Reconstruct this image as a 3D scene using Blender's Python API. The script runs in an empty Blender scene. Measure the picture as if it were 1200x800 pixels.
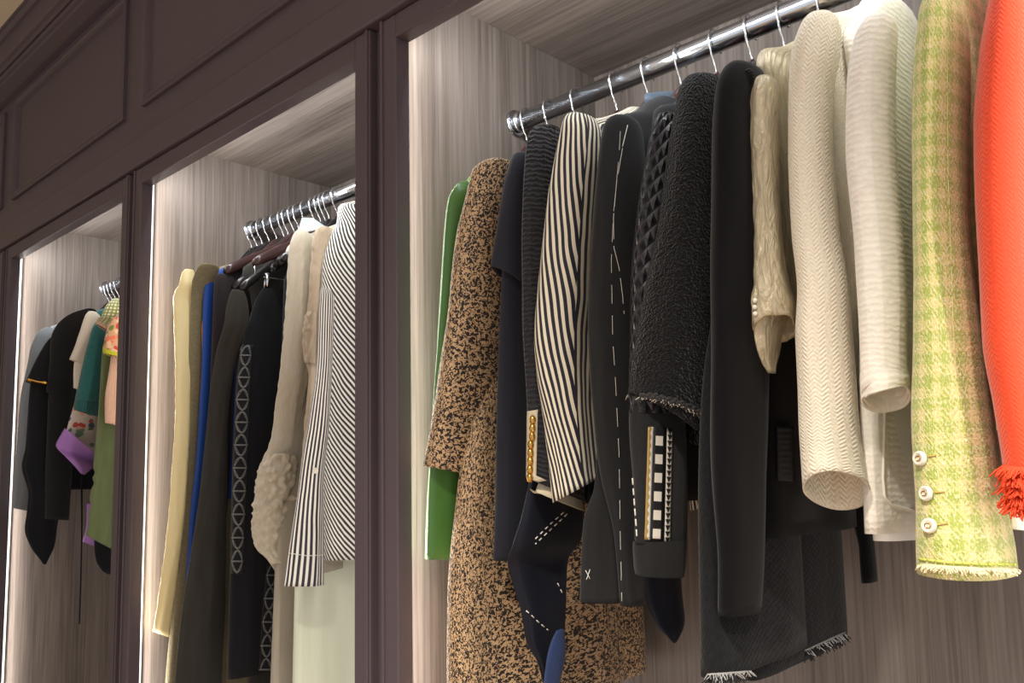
import bpy, bmesh, math, random
from mathutils import Vector, Matrix
from mathutils import noise as NZ
from mathutils.bvhtree import BVHTree
random.seed(7)
S = bpy.context.scene
COL = S.collection
EYE = 1.5
F, CX, CY = 1015.18, 600.0, 443.09
YAW, PIT, ROL = .7633, .1117, -.0195
ZC = EYE

# ------------------------------------------------------------------ camera
_f = Vector((-math.sin(YAW)*math.cos(PIT), math.cos(YAW)*math.cos(PIT), math.sin(PIT)))
_r0 = Vector((math.cos(YAW), math.sin(YAW), 0)); _u0 = _r0.cross(_f)
_r = _r0*math.cos(ROL)+_u0*math.sin(ROL); _u = -_r0*math.sin(ROL)+_u0*math.cos(ROL)
CAM = Vector((0, 0, EYE))
cam = bpy.data.cameras.new('camera'); cam.sensor_width = 36; cam.lens = 36*F/1200
cam.shift_y = (CY-400)/1200; cam.clip_start = .02
co = bpy.data.objects.new('camera', cam); COL.objects.link(co)
co.matrix_world = Matrix(((_r.x, _u.x, -_f.x, 0), (_r.y, _u.y, -_f.y, 0), (_r.z, _u.z, -_f.z, EYE), (0, 0, 0, 1)))
S.camera = co

def ray(x, y): return (_f*F+_r*(x-CX)-_u*(y-CY))
def atY(x, y, Y): d = ray(x, y); return CAM+d*(Y/d.y)
def atX(x, y, X): d = ray(x, y); return CAM+d*(X/d.x)

# ------------------------------------------------------------------ materials
class NT:
    def __init__(s, name, rough=.8, metal=0.0, sheen=0.0, spec=.4):
        s.m = bpy.data.materials.new(name); s.m.use_nodes = True
        s.t = s.m.node_tree; s.b = s.t.nodes['Principled BSDF']
        s.b.inputs['Roughness'].default_value = rough; s.b.inputs['Metallic'].default_value = metal
        s.b.inputs['Specular IOR Level'].default_value = spec
        if sheen:
            s.b.inputs['Sheen Weight'].default_value = sheen; s.b.inputs['Sheen Roughness'].default_value = .5
        s._uv = None
    def n(s, typ, ins=None, **props):
        k = s.t.nodes.new(typ)
        for a, v in props.items(): setattr(k, a, v)
        for a, v in (ins or {}).items(): s.put(k.inputs[a], v)
        return k
    def put(s, inp, v):
        if hasattr(v, 'links') or isinstance(v, bpy.types.NodeSocket): s.t.links.new(v, inp)
        else:
            if isinstance(v, (tuple, list)) and len(v) == 3 and inp.type == 'RGBA': v = (*v, 1)
            inp.default_value = v
    def math(s, op, a, b=None, c=None):
        k = s.n('ShaderNodeMath', operation=op); s.put(k.inputs[0], a)
        if b is not None: s.put(k.inputs[1], b)
        if c is not None: s.put(k.inputs[2], c)
        return k.outputs[0]
    def mix(s, f, a, b):
        k = s.n('ShaderNodeMix', data_type='RGBA'); s.put(k.inputs[0], f); s.put(k.inputs[6], a); s.put(k.inputs[7], b)
        return k.outputs[2]
    def ramp(s, f, stops, interp='LINEAR'):
        k = s.n('ShaderNodeValToRGB'); s.put(k.inputs[0], f); r = k.color_ramp; r.interpolation = interp
        while len(r.elements) < len(stops): r.elements.new(.5)
        for e, (p, c) in zip(r.elements, stops): e.position = p; e.color = (*c, 1) if len(c) == 3 else c
        return k.outputs[0]
    def uv(s, su=1, sv=1, rot=0):
        if s._uv is None: s._uv = s.n('ShaderNodeTexCoord')
        k = s.n('ShaderNodeMapping', {'Vector': s._uv.outputs['UV'], 'Scale': (su, sv, 1), 'Rotation': (0, 0, rot)})
        return k.outputs[0]
    def obj(s, sx=1, sy=1, sz=1):
        if s._uv is None: s._uv = s.n('ShaderNodeTexCoord')
        k = s.n('ShaderNodeMapping', {'Vector': s._uv.outputs['Object'], 'Scale': (sx, sy, sz)})
        return k.outputs[0]
    def xyz(s, v): return s.n('ShaderNodeSeparateXYZ', {0: v}).outputs
    def noise(s, v, scale=1, detail=3, rough=.55, dist=0):
        return s.n('ShaderNodeTexNoise', {'Vector': v, 'Scale': scale, 'Detail': detail, 'Roughness': rough, 'Distortion': dist}).outputs[0]
    def vor(s, v, scale=1, feat='F1', rnd=1):
        return s.n('ShaderNodeTexVoronoi', {'Vector': v, 'Scale': scale, 'Randomness': rnd}, feature=feat)
    def sin(s, x, k, ph=0): return s.math('SINE', s.math('MULTIPLY_ADD', x, k, ph))
    def col(s, c): s.put(s.b.inputs['Base Color'], c)
    def bump(s, h, st=.5, d=.002):
        k = s.n('ShaderNodeBump', {'Height': h, 'Strength': st, 'Distance': d})
        s.t.links.new(k.outputs[0], s.b.inputs['Normal']); return s

def lin(*c):
    return tuple(((v/255)/12.92 if v/255 <= .04045 else ((v/255+.055)/1.055)**2.4) for v in c)
def mul(c, k): return tuple(v*k for v in c)

def fabric(name, c, weave='fine', rough=.85, sheen=.25, var=.12, c2=None, bs=1.0, spec=.25, metal=0):
    t = NT(name, rough, metal, sheen, spec)
    c2 = c2 or mul(c, 1-var*2.2)
    if weave == 'fine':
        h = t.noise(t.uv(900, 900), 1, 2); t.bump(h, .35*bs, .0008); f = t.noise(t.uv(60, 8), 1, 4)
    elif weave == 'satin':
        h = t.noise(t.uv(30, 4), 1, 3); t.bump(h, .5*bs, .004); f = t.noise(t.uv(20, 2), 1, 2)
    elif weave == 'crinkle':
        h = t.noise(t.uv(70, 22), 1, 5, .6, 1.2); t.bump(h, .8*bs, .006); f = h
    elif weave == 'knit':
        u, v, _ = t.xyz(t.uv()); a = t.sin(u, 2*math.pi*220); b = t.sin(v, 2*math.pi*300)
        h = t.math('ADD', t.math('MULTIPLY', a, b), t.noise(t.uv(400, 400))); t.bump(h, .5*bs, .001); f = t.noise(t.uv(120, 120))
    elif weave == 'rib':
        u, v, _ = t.xyz(t.uv()); a = t.sin(u, 2*math.pi*150)
        t.bump(a, .6*bs, .002); f = t.noise(t.uv(120, 20))
    elif weave == 'boucle':
        w = t.vor(t.uv(300, 340), 1, 'SMOOTH_F1').outputs[0]
        h = t.math('ADD', t.math('MULTIPLY', w, -1.2), t.noise(t.uv(120, 120), 1, 4)); t.bump(h, 1.0*bs, .006); f = h
    elif weave == 'tweed':
        uv = t.uv(); u, v, _ = t.xyz(uv); nz = t.noise(t.uv(90, 90), 1, 3)
        vv = t.math('MULTIPLY_ADD', nz, .006, v)
        a = t.sin(u, 2*math.pi*120); b = t.sin(vv, 2*math.pi*105)
        h = t.math('ADD', t.math('MULTIPLY', t.math('MULTIPLY', a, b), .3), t.math('MULTIPLY', nz, 2.4)); t.bump(h, .4*bs, .002); f = nz
    elif weave == 'cable':      # small zig-zag quilting
        uv = t.uv(); u, v, _ = t.xyz(uv)
        zz = t.math('PINGPONG', u, .009); nz = t.noise(t.uv(200, 200), 1, 3)
        ph = t.math('MULTIPLY_ADD', zz, .8, v)
        b = t.sin(ph, 2*math.pi*170); h = t.math('ADD', t.math('MULTIPLY', b, .55), t.math('MULTIPLY', nz, 2.4)); t.bump(h, .55*bs, .0018); f = nz
    elif weave == 'ladder':     # broken horizontal ribs in columns
        uv = t.uv(); u, v, _ = t.xyz(uv); nz = t.noise(t.uv(70, 70), 1, 3)
        b = t.sin(t.math('MULTIPLY_ADD', nz, .012, v), 2*math.pi*115); a = t.math('ABSOLUTE', t.sin(u, math.pi*40))
        h = t.math('ADD', t.math('MULTIPLY', t.math('POWER', a, .5), 1.2), t.math('MULTIPLY', b, .6)); h = t.math('ADD', h, t.math('MULTIPLY', nz, 1.5)); t.bump(h, .9*bs, .003); f = nz
    t.col(t.ramp(f, [(.3, c2), (.68, c)])); return t.m

def stripes(name, a, b, period, duty=.5, slant=0, wob=.002, slant_left=None, rough=.55):
    t = NT(name, rough, 0, .15, .3); uv = t.uv(); u, v, _ = t.xyz(uv)
    nz = t.math('MULTIPLY', t.math('SUBTRACT', t.noise(t.uv(7, 5), 1, 2), .5), wob*8)
    w = t.math('ADD', t.math('MULTIPLY_ADD', v, slant, u), nz)
    if slant_left is not None:
        w2 = t.math('ADD', t.math('MULTIPLY_ADD', v, slant_left[1], u), nz)
        m = t.math('GREATER_THAN', u, slant_left[0]); k = t.n('ShaderNodeMix', data_type='FLOAT')
        t.put(k.inputs[0], m); t.put(k.inputs[2], w2); t.put(k.inputs[3], w); w = k.outputs[0]
    fr = t.math('FRACT', t.math('DIVIDE', w, period)); s = t.math('LESS_THAN', fr, duty)
    t.col(t.mix(s, b, a)); t.bump(t.noise(t.uv(60, 12), 1, 4), .35, .004); return t.m

def leopard(name, pale=0):
    t = NT(name, .6, 0, .15, .35); p = t.uv()
    a = t.noise(p, 190, 1.0, .45, 1.1); b = t.noise(t.uv(1, 1), 28, 2)
    k = t.math('GREATER_THAN', t.math('MULTIPLY_ADD', b, -.10, a), .452)
    tan = t.mix(t.noise(t.uv(110, 110), 1, 2), lin(186, 148, 106), lin(216, 184, 142))
    t.col(t.mix(k, lin(42, 34, 30), tan)); t.bump(t.math('ADD', k, t.noise(t.uv(300, 300))), .4, .001); return t.m

def houndstooth(name):
    t = NT(name, .9, 0, .3, .2); uv = t.uv(); u, v, _ = t.xyz(uv); nz = t.noise(t.uv(240, 240), 1, 3)
    P = .0262
    nn = t.math('MULTIPLY', t.math('SUBTRACT', nz, .5), .012)
    uu = t.math('FRACT', t.math('DIVIDE', t.math('ADD', u, nn), P)); vv = t.math('FRACT', t.math('DIVIDE', t.math('ADD', v, nn), P))
    su = t.math('LESS_THAN', uu, .55); sv = t.math('LESS_THAN', vv, .5)
    tw = t.math('LESS_THAN', t.math('FRACT', t.math('DIVIDE', t.math('ADD', t.math('ADD', u, v), nn), P/3.2)), .5)
    fl = t.math('GREATER_THAN', t.noise(t.uv(420, 160), 1, 2), .56); green = t.mix(t.math('MULTIPLY', fl, .55), lin(168, 178, 88), lin(224, 224, 180)); peach = t.mix(t.math('MULTIPLY', fl, .6), lin(214, 200, 134), lin(228, 222, 188))
    both = t.math('MULTIPLY', su, sv); one = t.math('SUBTRACT', t.math('ADD', su, sv), t.math('MULTIPLY', both, 2))
    c = t.mix(t.math('ADD', both, t.math('MULTIPLY', one, tw)), peach, green)
    t.col(c); t.bump(t.math('ADD', t.math('MULTIPLY', t.sin(t.math('ADD', u, v), 2*math.pi*190), .15), t.math('MULTIPLY', nz, 3)), .6, .002); return t.m

def lattice(name):
    t = NT(name, .38, 0, 0, .5); uv = t.uv(); u, v, _ = t.xyz(uv)
    a = t.math('PINGPONG', t.math('MULTIPLY_ADD', v, .55, u), .009); b = t.math('PINGPONG', t.math('MULTIPLY_ADD', v, -1.0, u), .013)
    h = t.math('MAXIMUM', a, t.math('MULTIPLY', b, .8)); t.bump(t.math('MULTIPLY', h, 130), .8, .006)
    t.col(t.ramp(t.math('MULTIPLY', h, 100), [(.2, lin(10, 10, 12)), (.9, lin(58, 58, 62))])); return t.m

def floral(name, base, spots, scale=45):
    t = NT(name, .7, 0, .2, .3); w = t.vor(t.uv(scale, scale)); c = t.n('ShaderNodeSeparateColor', {0: w.outputs[1]}).outputs
    k = t.ramp(c[0], [(i/len(spots), s) for i, s in enumerate(spots)], 'CONSTANT')
    d = t.math('LESS_THAN', t.math('ADD', w.outputs[0], t.math('MULTIPLY', t.noise(t.uv(90, 90)), .5)), .82)
    t.col(t.mix(t.math('MULTIPLY', d, t.math('GREATER_THAN', c[1], .25)), base, k)); t.bump(t.noise(t.uv(200, 200)), .3, .001); return t.m

def dots(name, base, dot, per=.011):
    t = NT(name, .85, 0, .2, .2); u, v, _ = t.xyz(t.uv())
    a = t.math('ABSOLUTE', t.sin(u, math.pi/per)); b = t.math('ABSOLUTE', t.sin(v, math.pi/per))
    k = t.math('GREATER_THAN', t.math('MULTIPLY', a, b), .5); t.col(t.mix(k, base, dot)); t.bump(t.math('MULTIPLY', a, b), .7, .004); return t.m

def rings(name, base, line, per=.034, rad=.40, wid=.07):
    """a strip of embroidered interlocked rings; u across the strip (0..1), v along it in metres"""
    t = NT(name, .85, 0, .2, .2); u, v, _ = t.xyz(t.uv())
    fv = t.math('SUBTRACT', t.math('FRACT', t.math('DIVIDE', v, per)), .5); fu = t.math('SUBTRACT', u, .5)
    d = t.math('SQRT', t.math('ADD', t.math('MULTIPLY', fu, fu), t.math('MULTIPLY', t.math('MULTIPLY', fv, fv), .8)))
    k1 = t.math('LESS_THAN', t.math('ABSOLUTE', t.math('SUBTRACT', d, rad)), wid)
    fw = t.math('SUBTRACT', t.math('FRACT', t.math('ADD', t.math('DIVIDE', v, per), .5)), .5)
    x1 = t.math('LESS_THAN', t.math('ABSOLUTE', t.math('SUBTRACT', t.math('ABSOLUTE', fu), t.math('MULTIPLY', t.math('ABSOLUTE', fw), .9))), wid*.7)
    k3 = t.math('LESS_THAN', t.math('ABSOLUTE', fv), .035)
    k = t.math('MAXIMUM', k1, t.math('MAXIMUM', t.math('MULTIPLY', x1, t.math('LESS_THAN', t.math('ABSOLUTE', fw), .4)), k3))
    k = t.math('MULTIPLY', k, t.math('GREATER_THAN', t.noise(t.uv(14, 700)), .44))
    t.col(t.mix(k, base, line)); return t.m

def wood(name, ax, ca, cb, rough=.5):
    t = NT(name, rough, 0, 0, .35)
    st = {'z': (1, 1, .02), 'x': (.025, 1, 1)}[ax]
    w = t.obj(*st)
    a = t.noise(w, 130, 4, .6); b = t.noise(w, 14, 3, .5); c = t.noise(t.obj(*[q*1 for q in st]), 420, 2)
    f = t.math('ADD', t.math('MULTIPLY', a, .5), t.math('ADD', t.math('MULTIPLY', b, .38), t.math('MULTIPLY', c, .12)))
    t.col(t.ramp(f, [(.36, ca), (.62, cb)])); t.bump(f, .15, .001); return t.m

def plain(name, c, rough=.5, metal=0, spec=.5, emit=0):
    t = NT(name, rough, metal, 0, spec); t.col(c)
    if emit: t.put(t.b.inputs['Emission Color'], c); t.b.inputs['Emission Strength'].default_value = emit
    return t.m

def paint(name, c, rough=.45):
    t = NT(name, rough, 0, 0, .4); t.col(t.mix(t.noise(t.obj(2, 2, 2), 1.5, 3), mul(c, .93), mul(c, 1.07)))
    t.bump(t.noise(t.obj(90, 90, 90), 1, 2), .05, .001); return t.m

WOODV = wood('taupe_laminate_vertical', 'z', lin(84, 75, 69), lin(129, 118, 110))
WOODX = wood('taupe_laminate_lengthwise', 'x', lin(84, 75, 69), lin(129, 118, 110))
FRAME = paint('aubergine_brown_paint', lin(86, 75, 79))
CREAM = paint('cream_plaster', lin(226, 212, 184), .8)
FLOORM = wood('oak_floor', 'x', lin(120, 96, 74), lin(160, 132, 104), .4)
CHROME = plain('polished_chrome', lin(205, 208, 214), .2, 1)
STEEL = plain('bright_steel_wire', lin(225, 227, 230), .22, 1)
HANGW = plain('dark_mahogany_lacquer', lin(58, 36, 34), .3)
HANGB = plain('black_brown_lacquer', lin(30, 26, 27), .28)
LEDM = plain('led_diffuser', (1, .96, .9), .5, 0, .5, 2.0)

# ------------------------------------------------------------------ object helpers
def link(name, me, parent=None, loc=None):
    o = bpy.data.objects.new(name, me); COL.objects.link(o)
    if parent is not None: o.parent = parent
    if loc is not None: o.location = loc
    return o
def tag(o, label, cat, group=None):
    o['label'] = label; o['category'] = cat
    if group: o['group'] = group
    return o
def thing(name, loc, label, cat, group=None):
    o = bpy.data.objects.new(name, None); COL.objects.link(o); o.empty_display_size = .05
    o.location = loc; return tag(o, label, cat, group)
def wpos(o):
    v = Vector((0, 0, 0))
    while o is not None: v = v+o.location; o = o.parent
    return v
def mesh(name, verts, faces, mat, parent=None, uvs=None, smooth=True):
    """verts in world coordinates; stored relative to the parent"""
    off = wpos(parent) if parent is not None else Vector((0, 0, 0))
    me = bpy.data.meshes.new(name)
    me.from_pydata([tuple(Vector(v)-off) for v in verts], [], faces)
    if uvs is not None:
        l = me.uv_layers.new(name='UVMap')
        for p in me.polygons:
            for li in p.loop_indices: l.data[li].uv = uvs[p.index][li-p.loop_start]
    me.polygons.foreach_set('use_smooth', [smooth]*len(me.polygons))
    for m in (mat if isinstance(mat, (list, tuple)) else [mat]): me.materials.append(m)
    me.update()
    return link(name, me, parent)
def boxes(name, bs, mat, parent=None, bev=.002):
    bm = bmesh.new()
    for (x0, x1, y0, y1, z0, z1) in bs:
        r = bmesh.ops.create_cube(bm, size=1)
        for v in r['verts']:
            v.co = Vector(((x0+x1)/2+v.co.x*(x1-x0), (y0+y1)/2+v.co.y*(y1-y0), (z0+z1)/2+v.co.z*(z1-z0)))
    if bev: bmesh.ops.bevel(bm, geom=bm.edges[:], offset=bev, segments=2, affect='EDGES', profile=.5)
    off = wpos(parent) if parent is not None else Vector((0, 0, 0))
    for v in bm.verts: v.co -= off
    me = bpy.data.meshes.new(name); bm.to_mesh(me); bm.free(); me.materials.append(mat)
    return link(name, me, parent)
def struct(o): o['kind'] = 'structure'; return o

def sweep(pts, r, n=8, closed=False):
    """tube along points; r may be a list -> verts, faces"""
    pts = [Vector(p) for p in pts]; V = []; Fc = []; N = len(pts)
    rs = r if isinstance(r, (list, tuple)) else [r]*N
    up = None
    for i, p in enumerate(pts):
        t = (pts[min(i+1, N-1)]-pts[max(i-1, 0)]).normalized()
        if up is None:
            up = Vector((0, 0, 1)) if abs(t.z) < .9 else Vector((1, 0, 0))
        a = (up-t*up.dot(t)).normalized(); b = t.cross(a); up = a
        for k in range(n):
            th = 2*math.pi*k/n; V.append(p+(a*math.cos(th)+b*math.sin(th))*rs[i])
    for i in range(N-1):
        for k in range(n): Fc.append((i*n+k, i*n+(k+1) % n, (i+1)*n+(k+1) % n, (i+1)*n+k))
    Fc.append(tuple(range(n-1, -1, -1))); Fc.append(tuple((N-1)*n+k for k in range(n)))
    return V, Fc
class MB:
    def __init__(s): s.V = []; s.F = []
    def add(s, vf):
        o = len(s.V); s.V += vf[0]; s.F += [tuple(o+i for i in f) for f in vf[1]]; return s
    def tube(s, pts, r, n=8): return s.add(sweep(pts, r, n))
    def ball(s, c, r, sc=(1, 1, 1), seg=10):
        V = []; Fc = []; c = Vector(c); R = seg//2+1
        for i in range(R+1):
            ph = math.pi*i/R
            for k in range(seg):
                th = 2*math.pi*k/seg; V.append(c+Vector((r*sc[0]*math.sin(ph)*math.cos(th), r*sc[1]*math.sin(ph)*math.sin(th), r*sc[2]*math.cos(ph))))
        for i in range(R):
            for k in range(seg): Fc.append((i*seg+k, i*seg+(k+1) % seg, (i+1)*seg+(k+1) % seg, (i+1)*seg+k))
        return s.add((V, Fc))
    def build(s, name, mat, parent=None, smooth=True): return mesh(name, s.V, s.F, mat, parent, None, smooth)

def interp(xs, ys, x):
    """monotone cubic"""
    n = len(xs)
    if x <= xs[0]: return ys[0]
    if x >= xs[-1]: return ys[-1]
    i = max(k for k in range(n-1) if xs[k] <= x)
    d = [(ys[k+1]-ys[k])/(xs[k+1]-xs[k]) for k in range(n-1)]
    def m(k):
        if k == 0: return d[0]
        if k == n-1: return d[-1]
        return 0 if d[k-1]*d[k] <= 0 else 2*d[k-1]*d[k]/(d[k-1]+d[k])
    h = xs[i+1]-xs[i]; t = (x-xs[i])/h
    return (2*t**3-3*t**2+1)*ys[i]+(t**3-2*t**2+t)*h*m(i)+(-2*t**3+3*t**2)*ys[i+1]+(t**3-t**2)*h*m(i+1)

def loft(name, rings_, mat, parent, inner=.25, cap=True, thick=.0025, inner_mat=None):
    """rings_: list of lists of points, top to bottom -> open-ended garment tube with an inside"""
    N = len(rings_[0]); V = []; Fc = []; UV = []; MI = []
    cen = [sum(r, Vector())/N for r in rings_]
    per = sum(sum((r[(k+1) % N]-r[k]).length for k in range(N)) for r in rings_[len(rings_)//3:])/max(1, len(rings_)-len(rings_)//3)
    vl = [0.0]
    for i in range(1, len(cen)): vl.append(vl[-1]+(cen[i]-cen[i-1]).length)
    allr = list(rings_); vv = list(vl)
    n_out = len(allr)
    last = rings_[-1]; c = cen[-1]
    k_in = max(1, int(len(rings_)*inner))
    for j in range(1, k_in+1):
        src = rings_[-j]; cc = cen[-j]; nr = []
        for p in src:
            d = (p-cc); L = d.length; nr.append(cc+d*max(.2, (L-thick)/L if L else 1))
        allr.append(nr); vv.append(vl[-j])
    for r in allr: V += r
    for i in range(len(allr)-1):
        for k in range(N):
            k2 = (k+1) % N
            Fc.append((i*N+k, i*N+k2, (i+1)*N+k2, (i+1)*N+k))
            UV.append(((k/N*per, -vv[i]), ((k+1)/N*per, -vv[i]), ((k+1)/N*per, -vv[i+1]), (k/N*per, -vv[i+1])))
            MI.append(1 if (inner_mat and i >= n_out-1) else 0)
    if cap:
        ct = len(V); V.append(cen[0]+Vector((0, 0, .002)))
        for k in range(N): Fc.append((ct, (k+1) % N, k)); UV.append(((k/N*per, 0),)*3); MI.append(0)
    o = mesh(name, V, Fc, [mat, inner_mat] if inner_mat else mat, parent, UV)
    if inner_mat: o.data.polygons.foreach_set('material_index', MI)
    return o

def sleeve(name, rows, mat, parent, Y=1.125, k=.45, fold=(.03, 3), nr=56, na=40, inner=.25, seed=0, X=None, cap=True, inner_mat=None, crease=0.0, ybot=None, wr=0.0, dt=0.0):
    """rows: (y, xl, xr) or (xl, yl, xr, yr) traced edges, top to bottom; a flattened tube hanging at depth Y"""
    rn = random.Random(seed+len(rows)*13+int(rows[0][0]))
    R = [(r[1], r[0], r[2], r[0]) if len(r) == 3 else r for r in rows]
    W = []
    for j, (xl, yl, xr, yr) in enumerate(R):
        mx, my = (xl+xr)/2, (yl+yr)/2
        yy = Y if ybot is None else Y+(ybot-Y)*j/(len(R)-1)
        C = atX(mx, my, X) if X is not None else atY(mx, my, yy)
        d = ray(mx, my); dep = (C-CAM).dot(_f)
        hv = ((_r*(xr-xl)-_u*(yr-yl))/F*dep)/2
        dh = Vector((d.x, d.y, 0)).normalized(); p = Vector((-dh.y, dh.x, 0)); p = -p if p.dot(_r) < 0 else p
        s = hv.dot(p); tilt = hv.z/max(s, 1e-4)
        ay = s/math.sqrt(k*k*dh.y**2+dh.x**2)
        W.append((C, ay, k*ay, tilt, p))
    t = [0.0]
    for i in range(1, len(W)): t.append(t[-1]+max(.004, (W[i][0]-W[i-1][0]).length))
    T = t[-1]
    g = lambda f: [f(w) for w in W]
    cx, cy, cz = g(lambda w: w[0].x), g(lambda w: w[0].y), g(lambda w: w[0].z)
    a_, b_, tl = g(lambda w: w[1]), g(lambda w: w[2]), g(lambda w: w[3])
    ph = [rn.uniform(0, 6.28) for _ in range(6)]
    rings_ = []
    for i in range(nr):
        s = T*(i/(nr-1)); 
        if i < 8: s = T*(8/(nr-1))*(i/8)**1.6
        C = Vector((interp(t, cx, s), interp(t, cy, s), interp(t, cz, s))); ay = interp(t, a_, s); ax = interp(t, b_, s); ti = interp(t, tl, s)
        j = min(len(W)-1, max(0, sum(1 for q in t if q <= s)-1)); p = W[j][4]
        fr = s/T; am = fold[0]*min(1, .25+fr*1.1); ring = []
        for q in range(na):
            th = 2*math.pi*q/na+2.36
            m = 1+am*(math.sin(fold[1]*th+ph[0]+1.3*fr)+.6*math.sin((fold[1]+2)*th+ph[1]-2.1*fr)+.5*math.sin(2*th+ph[2]+7*fr))
            m += crease*math.sin(26*fr+ph[3]+3*math.sin(th+ph[4]))*(.5+.5*math.sin(th*2+ph[5]+5*fr))
            qx, qy = math.cos(th), math.sin(th)
            m += .05*min(1, .3+fr)*NZ.noise(Vector((qx*1.6+ph[0], qy*1.6, s*7+ph[1])))
            if wr: m += wr*2.4*(NZ.noise(Vector((qx*2.6, qy*2.6+ph[2], s*55)))+.6*NZ.noise(Vector((qx*5, qy*5+ph[3], s*90))))
            dx, dy = ax*math.cos(th)*m, ay*math.sin(th)*m
            off = Vector((dx, dy, 0)); off.z = ti*off.dot(p)-dt*off.y*max(0, (fr-.8)/.2)**1.5; ring.append(C+off)
        rings_.append(ring)
    return loft(name, rings_, mat, parent, inner, cap, inner_mat=inner_mat)

YR, ZR = 1.365, .785+EYE          # rail axis
def torso(name, X, hem, mat, parent, front=1.175, back=1.555, t=.026, flare=.0, neck=.672, sh=.6, hemtilt=0, nr=44, na=44, fold=.02, seed=1, drop=0.0, inner_mat=None, rows=None):
    """body of a garment hung across the rail: shoulders, chest and hem in the plane X"""
    rn = random.Random(seed+int(X*1000)); ph = [rn.uniform(0, 6.28) for _ in range(5)]
    if rows is None:
        rows = [(neck, 1.30, 1.43, .022), (neck-.018, 1.27, 1.46, .026), (sh+.022, front+.025, back-.045, .03), (sh, front-.025, back-.012, t*.95), (sh-.03, front-.035, back-.004, t), (sh-.08, front-.01, back, t),
                (sh-.2, front+.005, back-.005, t), (hem, front-flare, back+flare, t*(1.0+flare*2))]
    zs = [-r[0] for r in rows]; rings_ = []
    y0, y1, tt = [r[1] for r in rows], [r[2] for r in rows], [r[3] for r in rows]
    for i in range(nr):
        w = i/(nr-1); w = w**1.35
        z = rows[0][0]+(rows[-1][0]-rows[0][0])*w
        a, b, th_ = interp(zs, y0, -z), interp(zs, y1, -z), interp(zs, tt, -z); c, h = (a+b)/2, (b-a)/2; ring = []
        for q in range(na):
            th = 2*math.pi*q/na+math.pi; cs, sn = math.cos(th), math.sin(th)
            m = 1+fold*8*w*(math.sin(5*th+ph[0]+w)*.5+math.sin(9*th+ph[1])*.35)
            x = th_*math.copysign(abs(cs)**.75, cs)*m; y = h*math.copysign(abs(sn)**.85, sn)
            ring.append(Vector((X+x, c+y, z+EYE+hemtilt*w*y)))
        rings_.append(ring)
    return loft(name, rings_, mat, parent, .25, False, inner_mat=inner_mat)

def trees_of(objs):
    out = []
    for o in (objs if isinstance(objs, (list, tuple)) else [objs]):
        off = wpos(o); out.append(BVHTree.FromPolygons([v.co+off for v in o.data.vertices], [tuple(p.vertices) for p in o.data.polygons]))
    return out
def onto(objs, pts, lift=.0015, trees=None):
    """points of a surface seen along given directions, lifted a little off it, with normals"""
    out = []
    trees = trees or trees_of(objs)
    for (x, y) in pts:
        d = ray(x, y).normalized(); best = None
        for tr in trees:
            h = tr.ray_cast(CAM, d)
            if h[0] is not None and (best is None or h[3] < best[3]): best = h
        if best is None: continue
        n = best[1]; n = -n if n.dot(d) > 0 else n
        out.append((best[0]+n*lift, n))
    return out
def resample(pl, n):
    L = [0]
    for a, b in zip(pl, pl[1:]): L.append(L[-1]+math.hypot(b[0]-a[0], b[1]-a[1]))
    out = []
    for i in range(n):
        s = L[-1]*i/(n-1); j = max(k for k in range(len(L)-1) if L[k] <= s+1e-9); f = (s-L[j])/max(1e-9, L[j+1]-L[j])
        out.append((pl[j][0]+(pl[j+1][0]-pl[j][0])*f, pl[j][1]+(pl[j+1][1]-pl[j][1])*f))
    return out
def thread(name, objs, pl, mat, parent, dash=10, gap=8, r=.0008, lift=.001):
    L = sum(math.hypot(b[0]-a[0], b[1]-a[1]) for a, b in zip(pl, pl[1:])); n = max(2, int(L/2)+1)
    P = resample(pl, n); mb = MB(); step = L/(n-1)
    if gap == 0:
        h = [p for p, _ in onto(objs, P, lift)]
        if len(h) > 1: mb.tube(h, r, 5)
    else:
        i = 0
        while i < n-1:
            j = min(n-1, i+max(1, round(dash/step))); h = [p for p, _ in onto(objs, P[i:j+1], lift)]
            if len(h) > 1: mb.tube(h, r, 5)
            i = j+max(1, round(gap/step))
    return mb.build(name, mat, parent) if mb.V else None
def ribbon(name, objs, A, B, mat, parent, lift=.0015, n=30, m=4):
    """a strip of cloth sewn onto a surface between two traced edges; u across 0..1, v along in metres"""
    a, b = resample(A, n), resample(B, n); V = []; ok = []; trees = trees_of(objs)
    for i in range(n):
        for sh in range(0, 18, 2):                     # slide inwards until the whole width lies on the cloth
            q = [(a[i][0]+(b[i][0]-a[i][0])*j/m+sh, a[i][1]+(b[i][1]-a[i][1])*j/m) for j in range(m+1)]
            h = onto(objs, q, lift, trees)
            if len(h) == m+1: ok.append([p for p, _ in h]); break
    if len(ok) < 2: return None
    Fc = []; UV = []; v = [0]
    for i in range(1, len(ok)): v.append(v[-1]+(ok[i][m//2]-ok[i-1][m//2]).length)
    for r_ in ok: V += r_
    for i in range(len(ok)-1):
        for j in range(m):
            q = i*(m+1)+j; Fc.append((q, q+1, q+m+2, q+m+1)); UV.append(((j/m, -v[i]), ((j+1)/m, -v[i]), ((j+1)/m, -v[i+1]), (j/m, -v[i+1])))
    o = mesh(name, V, Fc, mat, parent, UV)
    sm = o.modifiers.new('thickness', 'SOLIDIFY'); sm.thickness = .0012; sm.offset = 0
    return o
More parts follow.
